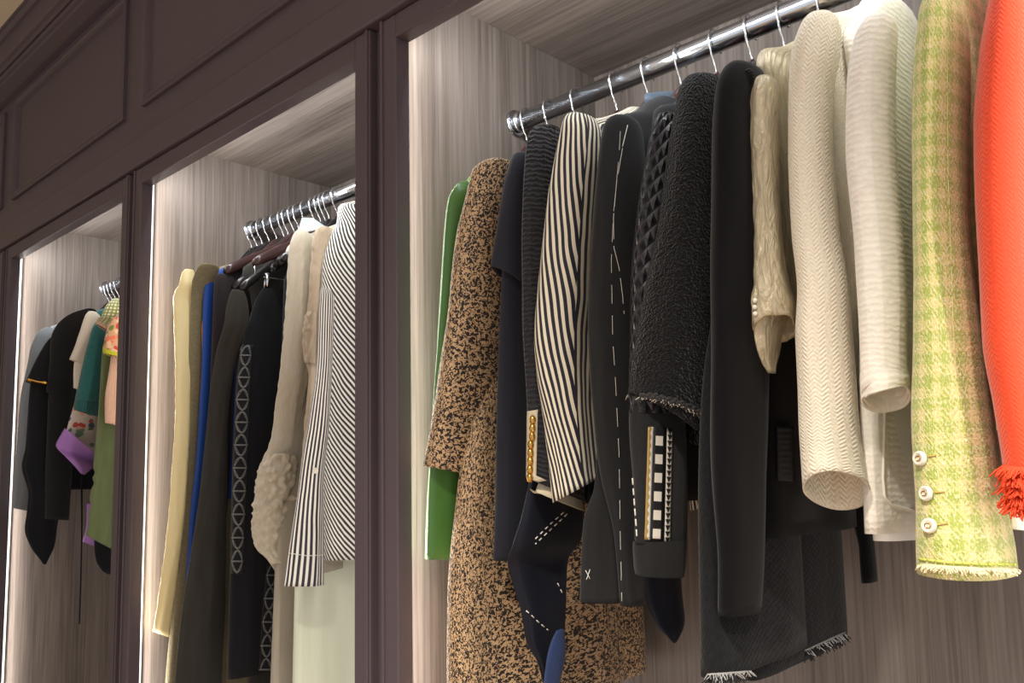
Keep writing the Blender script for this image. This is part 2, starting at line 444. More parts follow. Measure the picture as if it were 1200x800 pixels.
def fringe(name, obj, pl, mat, parent, n=120, L=(.006, .016), r=.0006, spread=.5, seed=3):
    rn = random.Random(seed); mb = MB()
    for p, nn in onto(obj, resample(pl, n), .0005):
        d = Vector((rn.uniform(-spread, spread), rn.uniform(-spread, spread), -1))+nn*rn.uniform(0, .7); d.normalize(); l = rn.uniform(*L)
        mid = p+d*l*.5+Vector((rn.uniform(-1, 1), rn.uniform(-1, 1), 0))*.002
        mb.tube([p, mid, p+d*l], r, 4)
    core = [q for q, _ in onto(obj, resample(pl, 24), .0)]
    if len(core) > 1: mb.tube(core, .0012, 5)
    return mb.build(name, mat, parent)
def button(name, obj, xy, mat, parent, r=.008, gold=None):
    h = onto(obj, [xy], .001)
    if not h: return
    p, n = h[0]; a = n.cross(Vector((0, 0, 1))).normalized(); b = n.cross(a); V = []; Fc = []
    prof = [(0, .0045), (.55, .004), (.7, .0055), (.9, .005), (1, .003), (1, 0)]; K = 20
    for (q, z) in prof:
        for k in range(K): th = 2*math.pi*k/K; V.append(p+n*z+(a*math.cos(th)+b*math.sin(th))*max(q, .001)*r)
    for i in range(len(prof)-1):
        for k in range(K): Fc.append((i*K+k, i*K+(k+1) % K, (i+1)*K+(k+1) % K, (i+1)*K+k))
    o = mesh(name, V, Fc, mat, parent)
    if gold:
        mb = MB()                                     # a small interlocked emblem in the middle
        for sgn in (-1, 1):
            pts = [p+n*.005+a*(sgn*.0012+r*.25*math.cos(t_)*sgn)+b*r*.3*math.sin(t_) for t_ in [(-2.2+4.4*i/12) for i in range(13)]]
            mb.tube(pts, .0005, 5)
        mb.build('button_emblem', gold, o)
    return o
# ================================================================== setting
D0, D1 = 1.0, 1.034
OPEN = [(-1.25-1.148*k, (-.15 if k == 0 else -.234-1.148*k)) for k in range(4)]
ZT = .845+EYE            # top of the openings
ZI = .99+EYE             # wardrobe ceiling
YB = 1.658
XL, XRR = -5.2, 1.6
struct(boxes('floor', [(XL, XRR, -3.2, 2.0, -.06, 0)], FLOORM, None, 0))
struct(boxes('ceiling', [(XL, XRR, -3.2, 2.0, EYE+1.628, 3.3)], CREAM, None, 0))
struct(boxes('wall_left', [(XL-.1, XL, -3.2, 2.0, 0, 3.3)], CREAM, None, 0))
struct(boxes('wall_back', [(XL, XRR, 1.75, 1.85, 0, 3.3)], CREAM, None, 0))
names = ['right hand wardrobe bay holding the black, ivory, yellow and orange jackets', 'middle wardrobe bay holding the striped shirt and embroidered black dress',
         'left wardrobe bay holding the teal sweater and purple trimmed blouse', 'unlit wardrobe bay cut off at the far left edge']
LEDS = []
for k, (a, b) in enumerate(OPEN):
    wl, wr_ = a-.03, b+.03
    u = thing('wardrobe_bay', ((a+b)/2, 1.35, 0), 'aubergine framed '+names[k], 'wardrobe')
    boxes('side_panel', [(wl-.032, wl, D1+.0005, YB+.02, .08, ZI+.02)], WOODV, u, .001)
    boxes('side_panel', [(wr_, wr_+.032, D1+.0005, YB+.02, .08, ZI+.02)], WOODV, u, .001)
    boxes('back_panel', [(wl, wr_, YB, YB+.02, .08, ZI+.02)], WOODV, u, .001)
    boxes('top_panel', [(wl, wr_, D1, YB, ZI, ZI+.02)], WOODX, u, .001)
    boxes('base_panel', [(wl, wr_, D1, YB, .08, .1)], WOODX, u, .001)
    boxes('plinth', [(wl-.032, wr_+.032, D1+.03, D1+.05, 0, .08)], FRAME, u, .001)
    fr = boxes('face_frame', [(a-.05, a, D0, D1, .08, ZT+.047), (b, b+.05, D0, D1, .08, ZT+.047), (a, b, D0, D1, ZT, ZT+.047), (a, b, D0, D1, .08, .16)], FRAME, u, .0025)
    boxes('rabbet_strip', [(a-.05+.004, a-.05+.012, D0-.004, D0+.002, .08, ZT+.047)], FRAME, fr, .0015)
    boxes('rabbet_strip', [(b+.038, b+.046, D0-.004, D0+.002, .08, ZT+.047)], FRAME, fr, .0015)
    boxes('filler_post', [(b+.05, b+.0505+.030, D0+.018, D1-.0005, .08, ZT+.047)], FRAME, u, .001)
    if k < 3:
        for sx in (wl+.006, wr_-.006):
            boxes('led_strip', [(sx-.004, sx+.004, D1+.004, D1+.012, .2, ZI-.12)], LEDM, u, .001)
            LEDS.append((sx+(.012 if sx == wl+.006 else -.012), 1 if sx == wl+.006 else -1, k))

for k in range(3):
    pass
# fascia with raised panel mouldings, above the bays
FX0, FX1 = -4.86, 1.2
fa = thing('wardrobe_fascia', (-1.8, D0, ZT+.05), 'long dark fascia with framed panels running above the wardrobe bays', 'paneling')
boxes('fascia_board', [(FX0, FX1, D0, D0+.03, ZT+.05, EYE+1.62)], FRAME, fa, .001)
boxes('lower_rail', [(FX0, FX1, D0-.012, D0+.005, ZT+.05, EYE+.978)], FRAME, fa, .004)
def molding(x0, x1, z0, z1):
    prof = [(0, 0), (0, .010), (.006, .016), (.014, .013), (.019, .006), (.026, .009), (.030, 0)]   # (inward, out)
    V = []; Fc = []; n = len(prof)
    for (sx, sz) in ((0, 0), (1, 0), (1, 1), (0, 1)):
        for (q, o) in prof:
            V.append((x0+q if sx == 0 else x1-q, D0-o, z0+q if sz == 0 else z1-q))
    for c in range(4):
        for i in range(n-1): Fc.append((c*n+i, c*n+i+1, ((c+1) % 4)*n+i+1, ((c+1) % 4)*n+i))
    o = mesh('panel_molding', V, Fc, FRAME, fa, None, False)
for k in range(-1, 4):
    r_ = -1.37-1.148*(k)+.0
    x1 = -1.372-1.148*k; x0 = x1-1.016
    if x0 > FX0 and x1 < FX1: molding(x0, x1, EYE+1.066, EYE+1.452)
# cornice profile (out, z)
cp = [(0, 1.485), (.02, 1.49), (.055, 1.505), (.058, 1.513), (.066, 1.516), (.072, 1.522), (.08, 1.520), (.088, 1.526), (.098, 1.530), (.10, 1.536), (.10, 1.604), (.108, 1.606), (.114, 1.612), (.118, 1.618), (.126, 1.62), (.126, 1.6275), (0, 1.6275)]
V = []; Fc = []
for X in (FX0, FX1):
    for (o, z) in cp: V.append((X, D0-o, EYE+z))
n = len(cp)
for i in range(n): Fc.append((i, (i+1) % n, n+(i+1) % n, n+i))
Fc += [tuple(range(n-1, -1, -1)), tuple(range(n, 2*n))]
tag(mesh('cornice', V, Fc, FRAME, None, None, False), 'stepped dark cornice molding between the wardrobe fascia and the cream ceiling', 'molding')

# rails
rl = ['chrome hanging rail in the right bay with the orange and ivory jackets', 'chrome hanging rail in the middle bay crowded with hanger hooks', 'chrome hanging rail in the left bay behind the teal sweater']
for k in range(3):
    a, b = OPEN[k]; wl, wr_ = a-.03, b+.03
    t = thing('clothes_rail', ((a+b)/2, YR, ZR), rl[k], 'clothes rail')
    MB().tube([(wl+.004, YR, ZR), (wr_-.004, YR, ZR)], .0195, 28).build('tube', CHROME, t)
    for x, s in ((wl+.0006, 1), (wr_-.0006, -1)):
        mb = MB(); mb.tube([(x, YR, ZR), (x+s*.004, YR, ZR), (x+s*.005, YR, ZR)], [.03, .03, .026], 24)
        mb.tube([(x+s*.004, YR, ZR), (x+s*.022, YR, ZR)], [.0235, .0225], 24)
        for dy in (-.024, .024): mb.ball((x+s*.004, YR+dy, ZR+.004), .004, (.5, 1, 1), 8)
        mb.build('rail_bracket', CHROME, t)

# ------------------------------------------------------------------ hangers
def hook_pts(dy=0):
    P = []
    for i in range(15):
        a = math.radians(-35+i*(215+25)/14); P.append((YR+.0235*math.cos(a), ZR-.002+.0235*math.sin(a)+.002))
    P += [(YR-.015, ZR-.028), (YR-.006, ZR-.041), (YR-.001, ZR-.052), (YR, ZR-.064), (YR, ZR-.094)]
    return P
def hanger(X, label, mat=HANGW, yaw=0, clips=False, half=.165, low=0.0, drop=.105):
    h = thing('clothes_hanger', (X, YR, ZR-.16), label, 'hanger', 'hangers on the rails')
    MB().tube([Vector((X, y, z)) for y, z in hook_pts()], .0021, 8).build('hook', STEEL, h)
    V = []; Fc = []; K = 12; NN = 33
    for i in range(NN):
        s = -1+2*i/(NN-1); y = s*half; A = abs(s)
        zt = ZR-.085-drop*A**1.2+.03*math.exp(-(A/.2)**2)-low*A; hgt = .045-.016*A+.02*math.exp(-(A/.2)**2)
        th = .0065+.006*A
        xo = -.012*(s*s)
        for q in range(K):
            an = 2*math.pi*q/K; cs, sn = math.cos(an), math.sin(an)
            e = .55 if A < .97 else .3
            V.append(Vector((X+xo+th*math.copysign(abs(cs)**.7, cs), YR+y, zt-hgt/2+hgt/2*math.copysign(abs(sn)**.6, sn)*(1 if A < .97 else .7))))
    for i in range(NN-1):
        for q in range(K): Fc.append((i*K+q, i*K+(q+1) % K, (i+1)*K+(q+1) % K, (i+1)*K+q))
    Fc += [tuple(range(K-1, -1, -1)), tuple((NN-1)*K+q for q in range(K))]
    mesh('shoulder_bar', V, Fc, mat, h)
    if clips:
        MB().tube([(X, YR-.165, ZR-.2), (X, YR-.165, ZR-.225), (X, YR+.165, ZR-.225), (X, YR+.165, ZR-.2)], .0022, 8).build('trouser_bar', STEEL, h)
        for s in (-1, 1):
            mb = MB(); y = YR+s*.13
            mb.tube([(X-.006, y, ZR-.215), (X-.007, y, ZR-.26)], [.007, .004], 6); mb.tube([(X+.006, y, ZR-.215), (X+.007, y, ZR-.26)], [.007, .004], 6)
            mb.build('clip', STEEL, h)
    if yaw: h.rotation_euler = (0, 0, math.radians(yaw))
    return h
# ================================================================== garments of the right bay
BONE = plain('mother_of_pearl', lin(228, 222, 204), .25, 0, .6)
GOLD = plain('gilt_metal', lin(206, 160, 80), .25, 1)
WHITE_TH = plain('white_thread', lin(226, 222, 210), .8)
GREEN = fabric('green_satin', lin(78, 126, 54), 'satin', .38, .1, .1, bs=.6, spec=.5)
LEO = leopard('leopard_print')
NAVYC = fabric('navy_crepe', lin(38, 40, 50), 'fine', .8, .15, .08)
RIBB = fabric('black_ribbed_tweed', lin(44, 44, 48), 'ladder', .8, .15, .2, bs=.9)
CREAMS = fabric('cream_satin', lin(222, 208, 178), 'satin', .4, 0, .06)
STR = stripes('navy_cream_stripe', lin(40, 38, 50), lin(236, 226, 200), .0125, .52, .0, .0025, slant_left=(.175, .2))
BLKW = fabric('black_wool', lin(34, 34, 35), 'fine', .9, .12, .15)
NAVYS = fabric('midnight_silk', lin(17, 20, 33), 'satin', .55, .05, .1)
BLUEU = fabric('blue_silk_underside', lin(48, 66, 108), 'satin', .5, .1, .1)
LATT = lattice('black_woven_leather')
BOUC = fabric('black_boucle', lin(27, 26, 28), 'boucle', .9, .15, .3)
VELV = fabric('black_velvet', lin(16, 15, 17), 'fine', .95, .12, .15, spec=.1)
TWB = fabric('black_tweed', lin(22, 23, 27), 'tweed', .92, .12, .25)
METC = fabric('champagne_lame', lin(208, 194, 162), 'crinkle', .36, 0, .12, spec=.6, metal=.25, bs=1.6)
IVO = fabric('ivory_quilted_wool', lin(238, 228, 206), 'cable', .85, .3, .05)
WHT = fabric('white_wool_crepe', lin(238, 232, 220), 'ladder', .85, .3, .05, bs=.22)
WLIN = fabric('white_lining', lin(238, 236, 230), 'satin', .5, 0, .04)
HOUND = houndstooth('lime_houndstooth')
RED = fabric('orange_red_wool', lin(232, 76, 40), 'cable', .85, .3, .08, bs=.6)
SLATE = fabric('slate_blue_lining', lin(74, 86, 100), 'satin', .5, .1, .08)
BWTRIM = None

def gar(kind, X, label, cat, group='garments on the right rail'):
    return thing(kind, (X, YR, ZR-.1), label, cat, group)

# 1 green satin dress
g = gar('satin_blouse', -1.215, 'bright green satin blouse, last on the rail against the side panel', 'blouse')
sleeve('sleeve', [(213, 543, 552), (218, 536, 560), (228, 529, 566), (242, 524, 568), (305, 518, 566), (404, 511, 562), (500, 505, 556), (555, 502, 550), (498, 653, 547.5, 655)], GREEN, g, Y=1.105, fold=(.05, 4), nr=70)
torso('body', -1.222, .02, GREEN, g, front=1.19, back=1.53, t=.022)

# 2 leopard coat
X = -1.165
g = gar('leopard_coat', X, 'long tan and black leopard print coat with a wide sleeve, beside the green blouse', 'coat')
sleeve('sleeve', [(189, 578, 602), (193, 568, 606), (206, 554, 608), (233, 547.5, 607), (282, 536, 604), (372, 525, 599), (440, 514, 593), (497, 546, 583, 562)], LEO, g, Y=1.12, fold=(.025, 3))
torso('body', X, -.31, LEO, g, rows=[(.672, 1.30, 1.43, .022), (.654, 1.27, 1.46, .026), (.622, 1.21, 1.52, .03), (.6, 1.185, 1.545, .03), (.5, 1.17, 1.56, .032), (.2, 1.12, 1.57, .036), (-.02, 1.075, 1.59, .045), (-.2, 1.05, 1.605, .05), (atX(760, 786, X).z-EYE, 1.045, 1.612, .052)], fold=.03, hemtilt=.06)

# 3 navy double-sleeved coat
X = -1.098
g = gar('navy_coat', X, 'dark navy coat with a short over-sleeve on a longer sleeve, next to the leopard coat', 'coat')
ls = sleeve('sleeve', [(300, 590, 622), (332, 588, 622), (440, 584, 621), (560, 581, 621), (650, 579, 618), (579, 655, 616, 657)], NAVYC, g, Y=1.125, fold=(.02, 3), cap=True)
sleeve('over_sleeve', [(180, 608, 624), (184, 601, 630), (200, 595, 634), (219, 590, 634), (270, 582, 632), (575, 315, 628, 342)], NAVYC, g, Y=1.12, k=.62, fold=(.03, 3), inner=.4)
torso('body', X, .03, NAVYC, g, front=1.185)

# 4 black ribbed tweed jacket
X = -1.0
g = gar('ribbed_jacket', X, 'black ribbed tweed jacket with gold beaded cuff and cream lining', 'jacket')
rs = sleeve('sleeve', [(149, 640, 656), (153, 628, 660), (165, 619.5, 664), (190, 616, 668), (237, 613, 670), (305, 611.5, 670), (377, 613, 672), (440, 616, 674), (500, 618.5, 679), (619, 560, 686, 588)], RIBB, g, Y=1.12, fold=(.015, 3))
sleeve('lining', [(564, 632, 674), (576, 627, 680), (620.5, 572, 685.5, 600)], CREAMS, g, Y=1.12, fold=(.02, 3), nr=20, cap=False)
rb = ribbon('cuff_strip', rs, [(619, 482), (618, 568)], [(630, 480), (628, 566)], CREAMS, g, .002)
mb = MB()
for p, n_ in onto(rs, resample([(625, 492), (623, 560)], 8), .005): mb.ball(p, .0055, (1, 1, 1.5), 10)
mb.build('gold_bead', GOLD, g)
torso('body', X, .0, RIBB, g, front=1.185, fold=.015)

# 5 navy silk dress with tacking stitches
X = -.965
g = gar('draped_dress', X, 'midnight navy draped dress with pointed hems and white tacking dashes below the striped blouse', 'dress')
torso('body', X, -.05, NAVYS, g, front=1.19, back=1.54, t=.02)
d1 = sleeve('front_drape', [(560, 622, 684), (600, 614, 686), (634, 604, 683), (660, 598, 668), (690, 606, 666), (710, 612, 665), (746, 618, 662), (775, 632, 660), (815, 641, 652)], NAVYS, g, Y=1.155, k=.25, fold=(.06, 5), nr=60, inner=.1)
sleeve('drape_underside', [(738, 652, 661), (750, 646, 662.5), (770, 641, 663), (800, 637, 657), (830, 636, 648)], BLUEU, g, Y=1.135, k=.3, fold=(.05, 3), nr=30)
thread('tacking_stitch', d1, [(660, 600), (644, 614), (624, 634)], WHITE_TH, g, 5, 4, .0011)
thread('tacking_stitch', d1, [(664, 602), (648, 617), (627, 637)], WHITE_TH, g, 5, 4, .0011)
thread('tacking_stitch', d1, [(653, 683), (660, 698)], WHITE_TH, g, 5, 4, .0011)
thread('tacking_stitch', d1, [(617, 715), (630, 728), (642, 738)], WHITE_TH, g, 5, 4, .0011)
d2 = sleeve('back_drape', [(600, 742, 800), (640, 746, 801), (676, 753, 799), (700, 757, 801), (728, 768, 804), (742, 780, 800), (753, 789, 793)], NAVYS, g, Y=1.49, k=.22, fold=(.04, 4), nr=40, inner=.1)

# 6 striped blouse
X = -.925
g = gar('striped_blouse', X, 'cream and navy vertical striped blouse on a shiny wire hook', 'blouse')
sleeve('sleeve', [(136, 668, 690), (140, 664, 700), (152, 659, 706), (179, 653, 708), (237, 642, 706), (350, 631, 702), (400, 629, 700), (440, 632, 698), (500, 641, 698), (540, 646, 701), (651, 587, 704, 559)], STR, g, Y=1.12, fold=(.06, 4), nr=70, k=.55)
torso('body', X, .12, STR, g, front=1.18, fold=.03, neck=.69, sh=.618)
sleeve('back_sleeve', [(470, 796, 826), (530, 803, 826), (560, 807, 825), (809, 598, 824, 594)], STR, g, Y=1.6, fold=(.02, 3), nr=24)

# 7 black jacket with basting
X = -.845
g = gar('basted_jacket', X, 'plain black wool jacket with loose white basting threads down the sleeve', 'jacket')
bj = sleeve('sleeve', [(138, 726, 744), (142, 716, 750), (152, 708, 754), (192, 702, 757), (260, 696, 756), (332, 691, 753), (440, 691.5, 750), (507, 698, 748), (557, 705, 750), (629, 721, 754), (727, 707, 757, 710)], BLKW, g, Y=1.125, fold=(.02, 3))
lb = sleeve('jacket_front', [(520, 700, 738), (570, 697, 738), (606, 686, 738), (650, 683, 738), (680.5, 701, 738, 708)], BLKW, g, X=-.86, k=.3, fold=(.02, 3), nr=30)
torso('body', X-.015, -.05, BLKW, g, front=1.2, back=1.5, neck=.69, sh=.615)
thread('basting_thread', bj, [(726.6, 154), (725, 183), (718.5, 251), (716, 305), (717.6, 395), (721, 449), (725, 530), (726.6, 620), (729, 704)], WHITE_TH, g, 22, 14, .0004)
thread('basting_thread', bj, [(735, 147), (729, 172)], WHITE_TH, g, 20, 0, .0008)
thread('basting_thread', bj, [(729, 174), (722, 215), (718.5, 255), (719, 290), (725, 314), (729, 345), (731, 368)], WHITE_TH, g, 30, 8, .0005)
thread('basting_cross', lb, [(686, 668), (691, 678)], WHITE_TH, g, 20, 0, .0006)
thread('basting_cross', lb, [(691, 667), (687, 679)], WHITE_TH, g, 20, 0, .0006)
for s, pl in ((-1, [(728, 139), (752, 124), (754, 136)]), (1, [(748, 134), (775, 132), (772, 144)])):
    pass
V = []; Fc = []
nc = 14
for i in range(nc):                    # stand collar lining, a curved band open at the front
    th = math.radians(-70+ (220)*i/(nc-1)); c_, s_ = math.cos(th), math.sin(th)
    V += [Vector((X-.05+.035*c_, YR+.075*s_, EYE+.684)), Vector((X-.05+.033*c_, YR+.072*s_, EYE+.722-.02*abs(s_)))]
for i in range(nc-1): Fc.append((2*i, 2*i+2, 2*i+3, 2*i+1))
cl = mesh('collar_lining', V, Fc, SLATE, g); m_ = cl.modifiers.new('thickness', 'SOLIDIFY'); m_.thickness = .004

# 8 woven leather jacket with checked cuff
X = -.76
g = gar('leather_jacket', X, 'black woven leather jacket with lattice sleeve and black and white checked cuff band', 'jacket')
lj = sleeve('sleeve', [(136, 776, 798), (140, 770, 804), (152, 765, 808), (192, 757, 808), (260, 746, 804), (332, 739.5, 800), (395, 739, 799), (470, 738, 803), (486, 738.5, 804)], LATT, g, Y=1.125, fold=(.015, 3), inner=.1)
lc = sleeve('lower_sleeve', [(478, 738, 803), (498, 738, 804), (575, 743, 806), (745, 634, 805, 638)], BLKW, g, Y=1.125, fold=(.012, 3), nr=30)
sleeve('turned_cuff', [(632, 742.5, 806), (640, 742, 806), (660, 743, 804.5), (745, 671, 802, 677)], BLKW, g, Y=1.125, k=.55, fold=(.01, 3), nr=20, cap=False)
t = NT('checker_band', .7); u, v, _ = t.xyz(t.uv())
sq = t.math('MULTIPLY', t.math('LESS_THAN', t.math('ABSOLUTE', t.math('SUBTRACT', u, .5)), .3), t.math('LESS_THAN', t.math('FRACT', t.math('DIVIDE', v, .0275)), .52))
t.col(t.mix(sq, lin(24, 23, 24), lin(226, 220, 205))); t.bump(t.noise(t.uv(20, 500)), .3, .001); CHK = t.m
t = NT('braid_band', .7); u, v, _ = t.xyz(t.uv())
tri = t.math('LESS_THAN', t.math('ABSOLUTE', t.math('SUBTRACT', u, .5)), t.math('MULTIPLY', t.math('FRACT', t.math('DIVIDE', v, .009)), .5))
t.col(t.mix(tri, lin(205, 198, 184), lin(26, 25, 26))); BRD = t.m
t = NT('gilt_edge', .5, .4); u, v, _ = t.xyz(t.uv())
t.col(t.ramp(t.math('ADD', u, t.math('MULTIPLY', t.sin(v, 500), .12)), [(.5, lin(176, 146, 84)), (.55, lin(230, 226, 214))], 'CONSTANT')); GLT = t.m
ribbon('gilt_edging', lc, [(759, 500), (755, 632)], [(765, 500), (761, 632)], GLT, g, .0016)
ribbon('checked_band', lc, [(765, 500), (761, 632)], [(779, 501), (776, 633)], CHK, g, .0016)
ribbon('braid_edging', lc, [(781, 502), (778, 634)], [(787, 503), (784, 634)], BRD, g, .0016)
thread('gilt_piping', lc, [(742, 560), (745, 600), (747, 632)], WHITE_TH, g, 8, 4, .0012)
torso('body', X-.01, .08, BLKW, g, front=1.19, neck=.68)

# 9 black boucle jacket with chain trimmed cuff
X = -.69
g = gar('boucle_jacket', X, 'shaggy black boucle jacket with chain and frayed trim round the sleeve end', 'jacket')
bo = sleeve('sleeve', [(91, 815, 840), (95, 803, 846), (110, 795, 850), (135, 790, 850), (200, 780, 848), (280, 769, 845), (340, 757.5, 842), (400, 746, 839), (440, 738, 836), (735, 472, 832, 514)], BOUC, g, Y=1.13, k=.72, fold=(.012, 3), nr=70, inner=.35, dt=.22)
pl = [(735.5, 462), (745, 464), (765, 464), (790, 470), (812, 480), (830, 492)]
mb = MB()
P = onto(bo, resample(pl, 46), .003)
for i, (p, n_) in enumerate(P): mb.ball(p+Vector((0, 0, .003*math.sin(i*1.9))), .0042, (1, 1, .8), 8)
mb.tube([p for p, _ in P], .0025, 6); mb.build('chain_trim', fabric('black_cord', lin(44, 42, 42), 'fine', .5), g)
fringe('frayed_trim', bo, pl, plain('grey_white_thread', lin(190, 182, 168), .8), g, 130, (.004, .012), .0007, 1.4)
torso('body', X-.01, .1, BOUC, g, front=1.19, neck=.69, sh=.62, fold=.01)

# 10 black velvet cardigan
X = -.63
g = gar('velvet_cardigan', X, 'long smooth black cardigan between the shaggy boucle jacket and the champagne jacket', 'cardigan')
vs = sleeve('sleeve', [(79, 862, 888), (83, 853, 896), (95, 845, 902), (115, 839, 906), (175, 835, 908), (300, 834, 904), (400, 834, 902), (500, 833, 900), (580, 836, 898), (650, 841, 896), (841, 717, 893, 718)], VELV, g, Y=1.115, fold=(.015, 3), k=.45)
vt = torso('body', X-.01, -.1, VELV, g, front=1.185, back=1.53, neck=.69, sh=.62)
mb = MB()
for i, (p, n_) in enumerate(onto(vs, resample([(876, 84), (882, 100), (884, 130), (882, 160)], 26), .001)):
    mb.ball(p+n_*.002*math.sin(i), .006, (1, .8, .6), 8)
mb.build('ruffle_trim', BOUC, g)
sleeve('back_sleeve', [(300, 990, 1024), (480, 994, 1023), (560, 995, 1022), (600, 996, 1022), (622, 1002, 1023), (640, 1006, 1025), (1009, 682, 1028.5, 681)], VELV, g, Y=1.57, fold=(.02, 3), nr=40)

# 11 black tweed dress with frayed hem
X = -.665
g = gar('tweed_dress', X, 'black tweed dress whose frayed white and black hem hangs lowest, under the ivory jacket', 'dress')
TDX = -.665
def dy(px, py): q = atX(px, py, TDX); return q.y, q.z-EYE
y0, z0 = dy(828, 792); y1, z1 = dy(941, 778); y2, z2 = dy(994, 740)
td = torso('front_panel', TDX, 0, TWB, g, rows=[(.664, 1.30, 1.40, .018), (.6, 1.2, 1.40, .022), (.4, 1.19, 1.40, .024), (.1, 1.10, y1, .026), (-.05, y0+.01, y1, .028), (z0, y0, y1, .03)], hemtilt=.02, fold=.012)
tb = torso('back_panel', TDX-.008, 0, TWB, g, rows=[(.664, 1.33, 1.43, .018), (.6, 1.3, 1.52, .02), (.3, 1.2, y2, .022), (-.05, 1.2, y2, .024), (z2-.012, 1.2, y2, .024)], hemtilt=.07, fold=.012)
FRG = plain('black_white_fringe', lin(170, 168, 165), .9)
fringe('frayed_hem', td, [(829, 790), (870, 787), (905, 782), (938, 776)], FRG, g, 110, (.006, .015), .0007, 1.0)
fringe('frayed_hem', td, [(829, 792), (870, 789), (905, 785), (938, 779)], plain('black_fringe', lin(30, 30, 34), .9), g, 200, (.006, .018), .001, .8, 5)
fringe('frayed_hem', tb, [(943, 762), (965, 752), (991, 740)], FRG, g, 60, (.006, .015), .0007, 1.0, 8)
fringe('frayed_hem', tb, [(943, 764), (965, 754), (991, 742)], plain('black_fringe_back', lin(30, 30, 34), .9), g, 110, (.006, .018), .001, .8, 9)
rf = ribbon('ruffled_strip', [td, vt], [(907, 500), (908, 563)], [(925, 500), (927, 564)], RIBB, g, .006)

# 12 champagne jacket
X = -.563
g = gar('champagne_jacket', X, 'crinkled shiny champagne jacket with a short flared sleeve and small pearls at the cuff', 'jacket')
ms = sleeve('sleeve', [(91, 889, 904), (95, 885, 910), (115, 880, 914), (150, 879, 914), (225, 882, 914), (300, 884, 920), (340, 882.5, 928), (360, 881, 934), (884, 400, 934, 372)], METC, g, Y=1.105, k=.6, fold=(.04, 4), wr=.03, inner=.35, dt=.5)
sleeve('cuff_lining', [(360, 884, 926), (385, 884, 918), (405, 887, 914), (425, 893, 910), (437, 900, 909)], METC, g, Y=1.11, k=.35, fold=(.08, 4), nr=24, inner=.1)
mb = MB()
for p, n_ in onto(ms, [(886, 352), (885.5, 360), (885.5, 368)], .002): mb.ball(p, .0035)
mb.build('pearl_button', BONE, g)
torso('body', X-.005, .2, METC, g, front=1.165, back=1.55, neck=.70, sh=.615, fold=.02)

# 13 ivory quilted jacket
X = -.475
g = gar('ivory_jacket', X, 'ivory quilted wool jacket with a long open-ended sleeve, beside the champagne jacket', 'jacket')
iv = sleeve('sleeve', [(17, 958, 975), (22, 946, 982), (35, 937, 986), (65, 927.5, 984), (125, 924, 976), (200, 924, 979), (275, 928, 986), (340, 934, 997), (400, 932, 1001), (490, 936, 1008), (540, 939, 1014), (942, 590, 1020, 561)], IVO, g, Y=1.12, k=.62, fold=(.012, 3), nr=80, inner=.4, dt=.55)
torso('body', X-.01, .07, IVO, g, front=1.175, neck=.715, sh=.64, fold=.012)
sleeve('lining', [(500, 1006, 1026), (515, 1008, 1024), (1011, 530, 1023, 526)], WLIN, g, Y=1.42, k=.4, fold=(.01, 3), nr=12)

# 14 white wool jacket
X = -.395
g = gar('white_jacket', X, 'white wool jacket with folded sleeve end, between the ivory and the lime checked jackets', 'jacket')
wj = sleeve('sleeve', [(20, 1022, 1042), (26, 1012, 1050), (45, 1001, 1052), (100, 992, 1050), (200, 992, 1052), (300, 1001, 1061), (350, 1005, 1063), (425, 1009, 1063), (1011, 474, 1065, 452)], WHT, g, Y=1.11, k=.66, fold=(.018, 3), nr=70, inner=.35, dt=.5)
sleeve('turned_cuff', [(437, 1008, 1065.5), (445, 1008, 1067), (1010, 477, 1067, 455)], WHT, g, Y=1.11, k=.7, fold=(.02, 3), nr=16, cap=False, dt=.5)
WX = X-.06
wy0, wz0 = atX(1020, 625, WX).y, atX(1020, 625, WX).z-EYE
wb = torso('body', WX, 0, WHT, g, rows=[(.72, 1.30, 1.43, .022), (.70, 1.26, 1.46, .026), (.65, 1.215, 1.53, .024), (.61, 1.175, 1.55, .024), (.55, 1.185, 1.55, .024), (.3, 1.185, 1.5, .024), (.1, wy0+.01, 1.5, .024), (wz0-.006, wy0, 1.5, .026)], fold=.008, hemtilt=-.03)
torso('lining', WX, 0, WLIN, g, rows=[(.1, wy0+.03, 1.46, .026), (wz0-.016, wy0+.03, 1.46, .027)], fold=.008, hemtilt=-.03, nr=12)
thread('pocket_seam', wb, [(1036, 478), (1034, 560), (1036, 582), (1045, 592), (1074, 600)], WHT, g, 10, 0, .0018, .0012)

# 15 lime houndstooth jacket
X = -.315
g = gar('houndstooth_jacket', X, 'lime and cream houndstooth tweed jacket with three pearl buttons at the frayed cuff', 'jacket')
hj = sleeve('sleeve', [(-6, 1092, 1114), (2, 1083, 1126), (25, 1076.5, 1134), (100, 1070, 1138), (200, 1069, 1137), (300, 1070, 1141), (400, 1071, 1155), (500, 1070, 1167), (590, 1074, 1180), (640, 1075, 1190), (1076.5, 668, 1194, 673)], HOUND, g, Y=1.12, k=.45, fold=(.008, 3), nr=80, inner=.2)
for xy in [(1080, 537), (1087, 578), (1090, 616)]: button('button', hj, xy, BONE, g, .0085, GOLD)
for a_, b_ in [((1088, 535), (1097, 533)), ((1095, 577), (1106, 576)), ((1098, 615), (1110, 613))]:
    thread('buttonhole', hj, [a_, b_], plain('gold_thread', lin(196, 160, 80), .7), g, 30, 0, .0009)
fringe('frayed_cuff', hj, [(1078, 661), (1110, 664), (1150, 666), (1192, 666)], plain('cream_fringe', lin(232, 220, 180), .9), g, 230, (.004, .011), .0008, 1.0)
thread('cuff_stitching', hj, [(1078, 655), (1110, 659), (1150, 661), (1190, 661)], plain('lime_braid', lin(190, 196, 90), .9), g, 8, 2, .0014)
